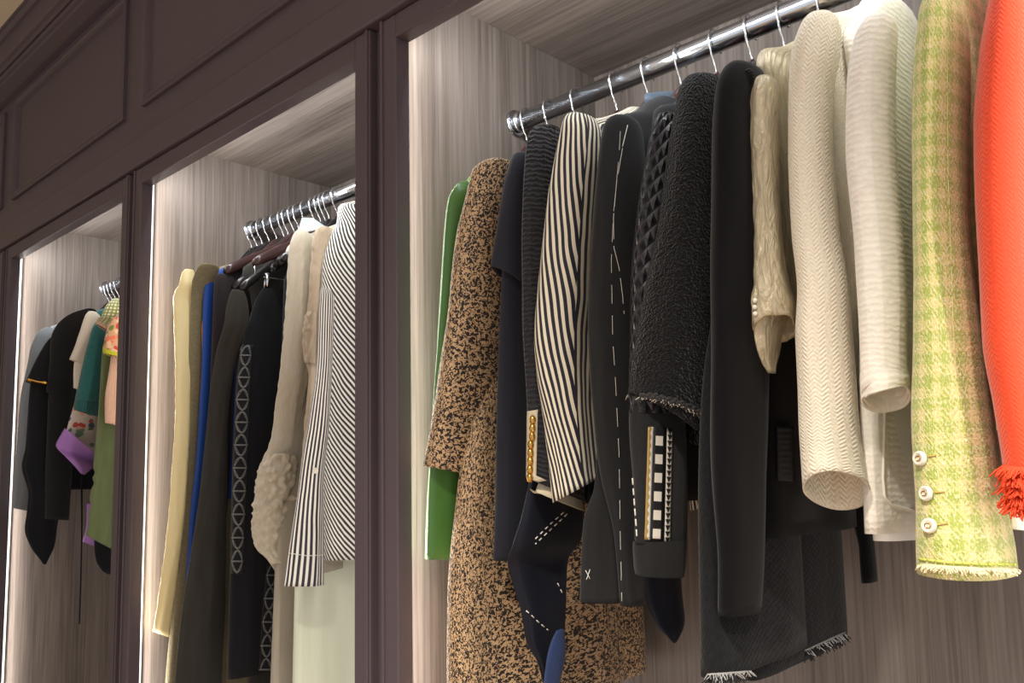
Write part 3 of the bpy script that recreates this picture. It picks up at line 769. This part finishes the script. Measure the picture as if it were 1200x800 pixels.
thread('sleeve_seam', hj, [(1110, 40), (1111, 200), (1118, 400), (1128, 560), (1133, 655)], plain('seam_thread', lin(206, 204, 140), .9), g, 30, 4, .0005, .0001)
torso('body', X-.012, .05, HOUND, g, front=1.175, neck=.73, sh=.655, fold=.008)

# 16 orange-red jacket
X = -.235
g = gar('orange_jacket', X, 'vivid orange red wool jacket with a shaggy cuff, nearest at the right edge', 'jacket')
rj = sleeve('sleeve', [(-25, 1170, 1196), (-12, 1162, 1212), (20, 1155, 1216), (75, 1146, 1218), (150, 1141, 1216), (300, 1145, 1218), (400, 1151, 1226), (475, 1164, 1236), (545, 1174, 1246), (1180, 590, 1250, 600)], RED, g, Y=1.115, k=.5, fold=(.012, 3), nr=70)
SHG = plain('orange_shag', lin(240, 84, 46), .9)
for yy in (545, 556, 567, 578, 587): fringe('shaggy_cuff', rj, [(1176+(yy-545)*.12, yy), (1190, yy+3), (1215, yy+6)], SHG, g, 110, (.008, .02), .0009, .9, yy)
torso('body', X-.012, .1, RED, g, front=1.175, neck=.73, sh=.66, fold=.01)
sleeve('lining', [(560, 1178, 1226), (590, 1180, 1228), (1183, 618, 1228, 620)], WLIN, g, Y=1.2, k=.4, fold=(.01, 3), nr=12)

# hangers of the right rail
for X, lab in [(-1.243, 'hanger at the far left end of the right rail, inside the green blouse'), (-1.176, 'hanger inside the leopard print coat, second hook along the right rail'),
               (-1.10, 'hanger inside the navy coat with the short over-sleeve'), (-.998, 'hanger under the black ribbed jacket, hook left of the striped blouse collar'),
               (-.921, 'hanger with a rounded dark top showing inside the slate blue collar'), (-.846, 'hanger hook between the slate collar and the shaggy boucle jacket'),
               (-.771, 'hanger of the woven leather jacket, half hidden by shaggy boucle'), (-.70, 'hanger rising straight above the shaggy black boucle jacket'), (-.638, 'hanger with a bare dark top beside the champagne jacket'),
               (-.568, 'hanger of the champagne jacket, hook disappearing behind ivory wool'), (-.485, 'hanger inside the ivory quilted jacket near the frame top'), (-.455, 'hanger inside the white wool jacket'), (-.325, 'hanger inside the lime houndstooth jacket'), (-.245, 'hanger inside the orange red jacket')]:
    hanger(X, 'dark wooden '+lab)
# ================================================================== garments of the middle bay
GM = 'garments on the middle rail'
YEL = fabric('butter_satin', lin(244, 226, 168), 'satin', .4, .1, .05, bs=.8, spec=.5)
OLV = fabric('khaki_knit', lin(134, 124, 94), 'knit', .85, .3, .12)
ROY = fabric('royal_blue_silk', lin(34, 76, 158), 'satin', .45, .1, .1)
ORG = fabric('apricot_silk', lin(214, 142, 88), 'satin', .5, .1, .1)
MAR = fabric('black_aubergine_wool', lin(42, 34, 36), 'fine', .85, .1, .15)
CHA = fabric('charcoal_olive_wool', lin(60, 57, 52), 'fine', .85, .1, .14)
BLK = fabric('jet_black_wool', lin(18, 19, 23), 'fine', .9, .1, .15)
RNG = rings('ring_embroidery', lin(18, 19, 23), lin(120, 119, 116), .06, .40, .035)
BLK2 = fabric('black_trouser_wool', lin(32, 34, 38), 'fine', .9, .1, .15)
ECR = fabric('ecru_cotton', lin(204, 194, 174), 'crinkle', .85, .2, .05, bs=.5)
COLW = fabric('pale_collar_cotton', lin(206, 214, 218), 'fine', .8, .2, .05)
BEI = fabric('beige_frill_cotton', lin(196, 178, 154), 'crinkle', .85, .2, .06, bs=.6)
MIN = fabric('pale_mint_silk', lin(206, 210, 188), 'satin', .5, .1, .04)
GBE = fabric('grey_beige_linen', lin(160, 152, 136), 'fine', .85, .2, .06)
PIN = stripes('navy_white_pinstripe', lin(46, 46, 54), lin(228, 224, 214), .0085, .52, 0, .001)
DIA = stripes('navy_white_diagonal', lin(46, 46, 54), lin(228, 224, 214), .0155, .5, .95, .0035)

g = gar('satin_shirt', -2.38, 'butter yellow satin shirt with rippled edge, first on the middle rail by the side panel', 'shirt', GM)
sleeve('sleeve', [(316, 217, 227), (321, 213, 229), (334, 210, 231), (348, 203, 230), (404, 204, 228), (440, 205, 227), (500, 204.5, 224), (540, 202, 222), (588, 199, 219), (640, 194, 214), (696, 186, 207), (179, 738, 199, 747)], YEL, g, Y=1.105, ybot=1.09, k=.55, fold=(.06, 4), nr=80, wr=.025)
torso('body', -2.39, .1, YEL, g, front=1.18, t=.022)

g = gar('khaki_cardigan', -2.32, 'long khaki olive knitted cardigan between the yellow shirt and the blue silk', 'cardigan', GM)
sleeve('sleeve', [(310, 238, 256), (314, 232, 258), (328, 226, 252), (352, 224, 242), (420, 221, 238), (500, 218, 234), (600, 213, 228), (680, 206, 222), (760, 197, 216), (840, 190, 208)], OLV, g, Y=1.125, k=.5, fold=(.03, 3))
torso('body', -2.335, -.8, OLV, g, front=1.18, t=.025)

g = gar('silk_scarf_dress', -2.285, 'narrow royal blue silk dress edged with apricot, behind the charcoal coat', 'dress', GM)
sleeve('apricot_edge', [(330, 236, 244), (345, 233, 246), (372, 235, 246), (420, 237, 246), (470, 234, 244)], ORG, g, Y=1.145, k=.4, fold=(.02, 3), nr=24)
sleeve('sleeve', [(324, 243, 250), (330, 240, 251), (360, 238, 250), (420, 237, 248), (480, 234, 245), (540, 230, 241), (610, 222, 234), (680, 218, 230)], ROY, g, Y=1.14, k=.5, fold=(.04, 4), nr=50)
torso('body', -2.29, -.05, ROY, g, front=1.2, t=.018)

g = gar('aubergine_jacket', -2.22, 'black aubergine jacket hanging left of the charcoal coat in the middle bay', 'jacket', GM)
sleeve('sleeve', [(322, 256, 272), (328, 252, 276), (350, 250, 278), (404, 248, 276), (500, 244, 272), (600, 238, 266)], MAR, g, Y=1.16, k=.5, fold=(.02, 3))
torso('body', -2.22, .0, MAR, g, front=1.2, t=.022)

g = gar('charcoal_coat', -2.16, 'long charcoal olive coat spreading to the bottom of the middle bay', 'coat', GM)
sleeve('coat_front', [(340, 272, 286), (350, 268, 290), (372, 264, 292), (420, 252, 277), (480, 244, 268), (540, 238, 267), (620, 228, 266), (720, 212, 264), (840, 202, 260)], CHA, g, Y=1.14, k=.25, fold=(.03, 4), nr=70)
torso('body', -2.16, -.85, CHA, g, front=1.22, t=.02)

g = gar('embroidered_dress', -2.11, 'black dress with white embroidered ring bands, beside the charcoal coat', 'dress', GM)
EX = -2.11
def py_(px, py, X): q = atX(px, py, X); return q.y
def pz_(px, py, X): q = atX(px, py, X); return q.z-EYE
ed = torso('body', EX, 0, BLK, g, rows=[(pz_(300, 336, EX), py_(308, 336, EX), 1.50, .016), (pz_(296, 350, EX), py_(300, 350, EX), 1.53, .022), (pz_(280, 440, EX), py_(278, 440, EX), 1.54, .026), (pz_(270, 540, EX), py_(273, 540, EX), 1.56, .03), (pz_(264, 680, EX), py_(270, 680, EX), 1.57, .034), (pz_(260, 792, EX), py_(267, 792, EX), 1.575, .036)], fold=.012, hemtilt=.05)
ribbon('ring_band', ed, [(281, 404), (275, 460), (271, 560), (269, 672)], [(293, 404), (290, 460), (287, 560), (282, 672)], RNG, g, .002, 60)
ribbon('ring_band', ed, [(313, 660), (307, 720), (303, 792)], [(325, 660), (321, 720), (318, 792)], RNG, g, .002, 40)

for i, (X, y0, y1, hem, lab) in enumerate([(-2.0, 1.225, 1.50, -.5, 'black trousers clipped to a hanger, right of the embroidered dress'), (-1.965, 1.24, 1.50, .12, 'short black skirt clipped to a hanger, left of the ecru blouse')]):
    g = gar('trousers' if i == 0 else 'skirt', X, lab, 'trousers' if i == 0 else 'skirt', GM)
    torso('leg_panel' if i == 0 else 'skirt_panel', X, hem, BLK2, g, rows=[(.545, y0, y1, .012), (.53, y0-.005, y1+.005, .016), (.2, y0-.01, y1+.01, .02), (hem, y0-.015, y1+.015, .022)], fold=.015)

g = gar('ecru_blouse', -1.95, 'ecru blouse with pale pointed collar and puffed gathered lower sleeve', 'blouse', GM)
eb = sleeve('sleeve', [(270, 349, 360), (276, 344, 366), (288, 340, 369), (300, 338, 369), (340, 336, 368), (436, 328, 362), (480, 322, 354), (500, 320, 352), (520, 316, 352), (545, 305, 352), (580, 300, 350), (612, 296, 346), (640, 300, 340), (655, 314, 336), (668, 322, 333)], ECR, g, Y=1.19, k=.5, fold=(.05, 5), nr=150, na=64, wr=.02)
sleeve('gathered_puff', [(532, 316, 345), (540, 308, 347), (556, 303, 348), (575, 300, 347), (596, 298, 345), (616, 296, 342), (636, 299, 338), (650, 309, 334), (660, 318, 332)], ECR, g, Y=1.165, k=.6, fold=(.03, 6), nr=130, na=80, wr=.10)
torso('body', -1.97, .0, ECR, g, front=1.24, back=1.5, t=.018, sh=.62)
cA, cB = atX(349, 276, -1.945), atX(354, 255, -1.945)
V = [atX(348.5, 274, -1.93), atX(353.5, 256, -1.955), atX(366, 256.5, -1.965), atX(381, 267, -1.955), atX(366, 271, -1.93)]
cl = mesh('collar', V, [(0, 1, 2, 4), (2, 3, 4)], COLW, g, None, False); m_ = cl.modifiers.new('thickness', 'SOLIDIFY'); m_.thickness = .004

g = gar('frilled_blouse', -1.88, 'beige blouse with frilled front edge, squeezed beside the striped shirt', 'blouse', GM)
sleeve('sleeve', [(266, 376, 388), (272, 370, 392), (290, 366, 392), (320, 364, 390), (356, 362, 384), (376, 359, 380), (404, 357, 378), (422, 358, 376), (440, 362, 375), (500, 357, 374), (600, 348, 370)], BEI, g, Y=1.2, k=.45, fold=(.05, 5), nr=110, wr=.05)
sleeve('frill', [(366, 361, 376), (372, 357, 377), (384, 356, 376), (400, 355, 374), (416, 355, 373), (426, 358, 372)], BEI, g, Y=1.19, k=.5, fold=(.10, 9), nr=50, wr=.1)
torso('body', -1.88, .05, BEI, g, front=1.24, t=.018, sh=.62)

SX = -1.765
g = gar('striped_shirt', SX, 'navy and white shirt with diagonal body stripes and a buttoned straight striped sleeve', 'shirt', GM)
DY = [py_(x_, y_, SX) for x_, y_ in ((396, 246), (388, 272), (378, 340), (377, 500), (380, 650))]
sb = torso('body', SX, .12, DIA, g, rows=[(.70, 1.27, 1.43, .022), (.68, 1.23, 1.47, .026), (.64, DY[0], 1.5, .03), (.6, DY[1], 1.54, .034), (.5, DY[2], 1.56, .036), (pz_(377, 500, SX), DY[3], 1.56, .036), (pz_(380, 660, SX), DY[4], 1.56, .036)], fold=.02, hemtilt=-.04)
ss = sleeve('sleeve', [(338, 376, 386), (346, 374, 392), (360, 373, 392), (420, 371, 390), (500, 360, 386), (520, 356, 384), (560, 350.5, 380), (600, 345, 380), (640, 339.5, 380), (333.5, 684, 379, 687)], PIN, g, Y=1.115, k=.5, fold=(.05, 4), nr=70)
button('button', ss, (369, 551), BONE, g, .007)
thread('cuff_seam', ss, [(340, 648), (360, 651), (379, 650)], plain('pale_thread', lin(220, 216, 206), .8), g, 12, 3, .0008)
sleeve('beige_tail', [(600, 380, 403), (640, 380, 402), (379, 670, 402, 666)], GBE, g, X=SX-.03, k=.3, fold=(.02, 3), nr=16)

MX = -1.82
g = gar('mint_dress', MX, 'long pale mint silk dress below the striped shirt hem', 'dress', GM)
torso('body', MX, -.5, MIN, g, rows=[(.66, 1.30, 1.43, .018), (.6, 1.26, 1.5, .02), (.2, 1.19, 1.55, .022), (pz_(346, 690, MX), py_(346, 690, MX), 1.57, .028), (pz_(342, 840, MX), py_(343, 840, MX), 1.58, .034)], fold=.02)
g = gar('linen_skirt', -1.99, 'grey beige linen skirt hanging between the embroidered dress and the mint dress', 'skirt', GM)
LX = -1.93
torso('skirt_panel', LX, -.5, GBE, g, rows=[(.4, 1.26, 1.48, .016), (pz_(328, 560, LX), py_(328, 560, LX), 1.5, .02), (pz_(322, 690, LX), py_(322, 690, LX), 1.5, .024), (pz_(316, 850, LX), py_(316, 850, LX), 1.5, .028)], fold=.02)

HM = ['first hanger on the middle rail, inside the butter yellow shirt', 'hanger inside the khaki cardigan on the middle rail', 'hanger inside the royal blue silk dress', 'hanger with bare rounded end left of the charcoal coat',
      'hanger with trouser bar above the charcoal coat', 'hanger behind the trouser bar hanger above the charcoal coat', 'hanger of the embroidered black dress', 'hanger with reddish shoulder above the black skirts', 'hanger with clips carrying black trousers',
      'hanger with clips carrying the short black skirt', 'hanger inside the ecru blouse with pale collar', 'hanger with bare dark shoulder right of the pale collar', 'hanger inside the beige frilled blouse', 'hanger carrying the pale mint dress', 'hanger inside the diagonally striped shirt']
HX = [(296, 0, 0, .165), (301.5, 0, 0, .165), (308, 0, 0, .165), (316, 0, .025, .225), (324.5, 1, .04, .22), (333, 0, .045, .215), (338, 0, .045, .2), (345, 0, .0, .21), (351, 1, .05, .2), (360, 1, .06, .2), (370, 0, 0, .13), (376, 0, .0, .2), (381, 0, 0, .15), (386, 0, 0, .15), (396, 0, 0, .165)]
for (px, cl_, low, hf), lab in zip(HX, HM):
    q = atY(px, 250, YR)
    hanger(q.x, lab, HANGW if px in (345, 324.5, 376) else HANGB, 0, bool(cl_), hf, low)
# ================================================================== garments of the left bay
GL = 'garments on the left rail'
SLG = fabric('slate_grey_wool', lin(134, 140, 144), 'fine', .85, .3, .1)
INK = fabric('ink_black_crepe', lin(18, 20, 24), 'fine', .85, .1, .15)
CHB = fabric('black_cardigan_knit', lin(30, 31, 33), 'knit', .9, .12, .12)
OFFW = fabric('off_white_jersey', lin(222, 212, 194), 'fine', .85, .2, .05)
TEAL = fabric('teal_ribbed_knit', lin(36, 98, 94), 'knit', .85, .35, .12)
TEALR = fabric('teal_rib', lin(34, 94, 90), 'rib', .85, .35, .12)
FLO = floral('floral_print', lin(206, 192, 176), [lin(190, 74, 62), lin(92, 112, 84), lin(70, 86, 104), lin(214, 160, 140), lin(120, 134, 110)], 55)
PUR = fabric('lilac_silk', lin(158, 114, 180), 'satin', .5, .1, .06)
OLG = fabric('olive_cotton', lin(96, 106, 66), 'fine', .8, .3, .1)
DOT = dots('lime_dotted_knit', lin(156, 168, 82), lin(236, 230, 208))
RFL = floral('red_floral_print', lin(208, 160, 120), [lin(202, 70, 56), lin(226, 120, 84), lin(120, 130, 60), lin(230, 190, 150)], 60)
PCH = fabric('peach_ribbed_band', lin(222, 178, 150), 'rib', .85, .2, .06)
YLB = fabric('acid_yellow_band', lin(206, 202, 52), 'rib', .8, .2, .06)

g = gar('grey_jacket', -3.54, 'slate grey jacket with pale lit shoulder, against the side panel of the left bay', 'jacket', GL)
sleeve('sleeve', [(384, 54, 66), (388, 47, 70), (395, 42, 72), (415, 35, 72), (465, 25, 62), (525, 20, 52), (560, 17, 44), (15, 595, 35, 599)], SLG, g, Y=1.105, ybot=1.055, k=.5, fold=(.03, 3))
torso('body', -3.53, .1, SLG, g, front=1.17, t=.022)

g = gar('black_draped_dress', -3.47, 'black draped dress with a thin gold band on its short sleeve and a pointed hem', 'dress', GL)
sh_ = sleeve('short_sleeve', [(392, 64, 78), (400, 56, 80), (420, 44, 82), (436, 36, 82), (30, 449, 80, 456)], INK, g, Y=1.055, k=.5, fold=(.02, 3), nr=24)
ribbon('gold_band', sh_, [(31, 442), (45, 446), (56, 447)], [(31, 446.5), (45, 450), (56, 451)], GOLD, g, .003, 16, 2)
sleeve('drape', [(446, 36, 72), (470, 34, 74), (525, 31, 74), (545, 27, 74), (580, 34, 72), (600, 32, 70), (620, 29, 66), (640, 36, 63), (654, 46, 57), (661, 51, 54)], INK, g, Y=1.06, k=.35, fold=(.06, 5), nr=60, inner=.1)
torso('body', -3.46, .06, INK, g, front=1.18, t=.024)

g = gar('long_cardigan', -3.38, 'long black cardigan with straight sleeve, right of the gold banded dress', 'cardigan', GL)
sleeve('over_sleeve', [(362, 102, 112), (368, 86, 116), (380, 70, 116), (395, 61, 112), (430, 57, 98), (453, 54, 87), (54, 460, 84, 466)], CHB, g, Y=1.09, k=.45, fold=(.02, 3), nr=30)
sleeve('sleeve', [(450, 58, 86), (480, 56, 86), (540, 54, 85), (600, 52.5, 82), (52, 607, 81, 610)], CHB, g, Y=1.095, k=.45, fold=(.03, 3), nr=30)
torso('body', -3.34, -.02, INK, g, front=1.16, t=.024)
sleeve('tie_belt', [(560, 94.5, 97), (640, 94.5, 96.5), (700, 93, 95), (731, 92, 94)], INK, g, Y=1.2, k=1, fold=(0, 2), nr=20, na=10)

g = gar('white_tee', -3.22, 'off white short sleeved top showing between the black cardigan and the teal sweater', 'top', GL)
sleeve('sleeve', [(365, 104, 113), (370, 100, 118), (385, 95, 120), (400, 90, 118), (81, 422, 108, 430)], OFFW, g, Y=1.07, k=.5, fold=(.02, 3), nr=24)
sleeve('under_sleeve', [(425, 87, 110), (440, 86, 108), (86, 455, 106, 460)], OFFW, g, Y=1.08, k=.5, fold=(.02, 3), nr=16)
torso('body', -3.2, .16, OFFW, g, front=1.18, t=.022)

g = gar('floral_blouse', -3.16, 'pale floral print blouse with lilac silk hem, below the teal sweater', 'blouse', GL)
sleeve('sleeve', [(440, 92, 116), (470, 88, 116), (500, 80, 114), (518, 76, 113), (540, 82, 112)], FLO, g, Y=1.12, k=.45, fold=(.03, 4), nr=36)
sleeve('lilac_hem', [(76, 502, 113, 532), (72, 510, 113, 536), (67, 522, 112, 541), (78, 536, 110, 546), (89, 548, 104, 552), (95, 555, 99, 556)], PUR, g, Y=1.1, k=.5, fold=(.05, 4), nr=24)
torso('body', -3.17, .1, FLO, g, front=1.2, t=.022)
sleeve('lilac_tail', [(590, 102, 122), (615, 101, 122), (97, 634, 120, 644)], PUR, g, Y=1.2, k=.4, fold=(.05, 4), nr=16)

g = gar('teal_sweater', -3.13, 'teal green sweater with ribbed cuff in the left bay', 'sweater', GL)
sleeve('sleeve', [(378, 112, 122), (385, 108, 126), (400, 104, 128), (415, 100, 128), (455, 91, 124), (470, 88, 121)], TEAL, g, Y=1.085, k=.6, fold=(.015, 3), nr=36)
sleeve('ribbed_cuff', [(462, 89, 122), (475, 87, 119), (86, 480, 117, 488)], TEALR, g, Y=1.085, k=.6, fold=(.01, 3), nr=16, cap=False)
torso('body', -3.12, .16, TEAL, g, front=1.18, t=.022)

g = gar('dark_dress', -3.07, 'dark dress whose black hem point shows lowest beside the olive jacket', 'dress', GL)
sleeve('hem_drape', [(560, 112, 150), (640, 110, 150), (655, 112, 150), (668, 120, 148), (672, 126, 142)], INK, g, Y=1.22, k=.25, fold=(.03, 3), nr=30)
torso('body', -3.06, .02, INK, g, front=1.22, t=.018)

g = gar('olive_jacket', -3.02, 'olive green cotton jacket with ruched elastic bands above the wide cuff', 'jacket', GL)
oj = sleeve('sleeve', [(398, 124, 134), (404, 121, 140), (420, 119, 142), (470, 116, 142), (520, 112, 140), (548, 109, 138), (554, 111, 136), (560, 108, 138), (566, 110, 136), (572, 107, 138), (584, 105, 138), (592, 107, 136), (598, 104, 138), (610, 104, 138), (101, 626, 136, 646)], OLG, g, Y=1.1, k=.55, fold=(.03, 4), nr=80)
torso('body', -3.0, -.02, OLG, g, front=1.18, t=.022)

g = gar('dotted_knit', -2.95, 'lime knit top with cream dots and peach bands, half behind the left bay stile', 'top', GL)
sleeve('sleeve', [(350, 134, 146), (354, 129, 152), (362, 123, 158), (372, 119, 158), (113, 378, 150, 396)], DOT, g, Y=1.1, k=.6, fold=(.015, 3), nr=24)
sleeve('peach_cuff', [(116, 373, 152, 391), (113, 378, 150, 396), (113, 382, 149, 399)], PCH, g, Y=1.1, k=.62, fold=(.01, 3), nr=10, cap=False)
torso('body', -2.95, .2, DOT, g, front=1.18, t=.022)

g = gar('red_floral_top', -2.88, 'red floral top with acid yellow sleeve band, right against the left bay stile', 'top', GL)
sleeve('sleeve', [(372, 134, 150), (378, 129, 158), (392, 124, 160), (404, 122, 160), (121, 410, 158, 420)], RFL, g, Y=1.09, k=.6, fold=(.02, 3), nr=24)
sleeve('yellow_band', [(121, 406, 158, 416), (120.5, 411, 158, 421), (121, 415, 158, 424)], YLB, g, Y=1.09, k=.62, fold=(.01, 3), nr=10, cap=False)
sleeve('lower_sleeve', [(418, 130, 158), (440, 127, 158), (465, 124, 158), (123, 496, 158, 500)], PCH, g, Y=1.11, k=.5, fold=(.05, 4), nr=24)
torso('body', -2.88, .15, RFL, g, front=1.18, t=.022)

for px, lab in [(121, 'hanger nearest the rail end in the left bay, above the black cardigan'), (128.5, 'second hook along the left bay rail, carrying the teal sweater'), (132, 'third hook along the left bay rail, carrying the olive jacket'), (136, 'fourth hook along the left bay rail, carrying the dotted knit'), (140.6, 'hanger hook right against the left bay stile, over the red floral top')]:
    hanger(atY(px, 335, YR).x, lab, HANGB)
for X, lab in [(-3.53, 'hanger inside the slate grey jacket'), (-3.46, 'hanger inside the black draped dress with gold band')]:
    pass
# ------------------------------------------------------------------ light
def area(name, loc, target, sx, sy, power, color):
    l = bpy.data.lights.new(name, 'AREA'); l.shape = 'RECTANGLE'; l.size = sx; l.size_y = sy; l.energy = power; l.color = color
    o = bpy.data.objects.new(name, l); COL.objects.link(o); o.location = loc
    d = (Vector(target)-Vector(loc)).normalized()
    o.rotation_euler = d.to_track_quat('-Z', 'Y').to_euler(); return o
for (x, s, k) in LEDS:
    o = area('led_light', (x, D1+.014, 1.29), (x+s*.35, D1+1.0, 1.29), .012, 2.2, 4.6, (1, .95, .9))
    # keep the long side of the strip upright
    z = -(Vector((s*.35, 1.0, 0)).normalized()); yv = Vector((0, 0, 1)); xv = yv.cross(z)
    o.matrix_world = Matrix(((xv.x, yv.x, z.x, x), (xv.y, yv.y, z.y, D1+.014), (xv.z, yv.z, z.z, 1.29), (0, 0, 0, 1)))
for k in range(3):
    a, b = OPEN[k]
    o = area('led_light', ((a+b)/2, D1+.016, ZT+.03), ((a+b)/2, D1+1, ZT-.22), b-a-.06, .012, 6.5, (.93, .97, 1))
for i, (x, y) in enumerate([(-.3, -.5), (.3, -1.1), (.9, -.3), (-.4, -2.0)]):
    dl = thing('ceiling_downlight', (x, y, EYE+1.628), 'round recessed downlight in the cream ceiling', 'ceiling light', 'ceiling downlights')
    MB().tube([(x, y, EYE+1.629), (x, y, EYE+1.618), (x, y, EYE+1.616)], [.075, .075, .068], 28).build('trim_ring', plain('white_trim', (.8, .8, .78), .4), dl)
    l = bpy.data.lights.new('downlight_lamp', 'SPOT'); l.energy = 400; l.spot_size = math.radians(120); l.spot_blend = .8; l.shadow_soft_size = .06; l.color = (1, .93, .83)
    lo = bpy.data.objects.new('downlight_lamp', l); COL.objects.link(lo); lo.parent = dl; lo.location = (0, 0, -.03)
W = bpy.data.worlds.new('world'); S.world = W; W.use_nodes = True
W.node_tree.nodes['Background'].inputs[0].default_value = (.9, .93, 1, 1); W.node_tree.nodes['Background'].inputs[1].default_value = .86
S.view_settings.view_transform = 'Standard'; S.view_settings.look = 'None'; S.view_settings.gamma = 1; S.view_settings.use_curve_mapping = False
S.view_settings.exposure = 0.0
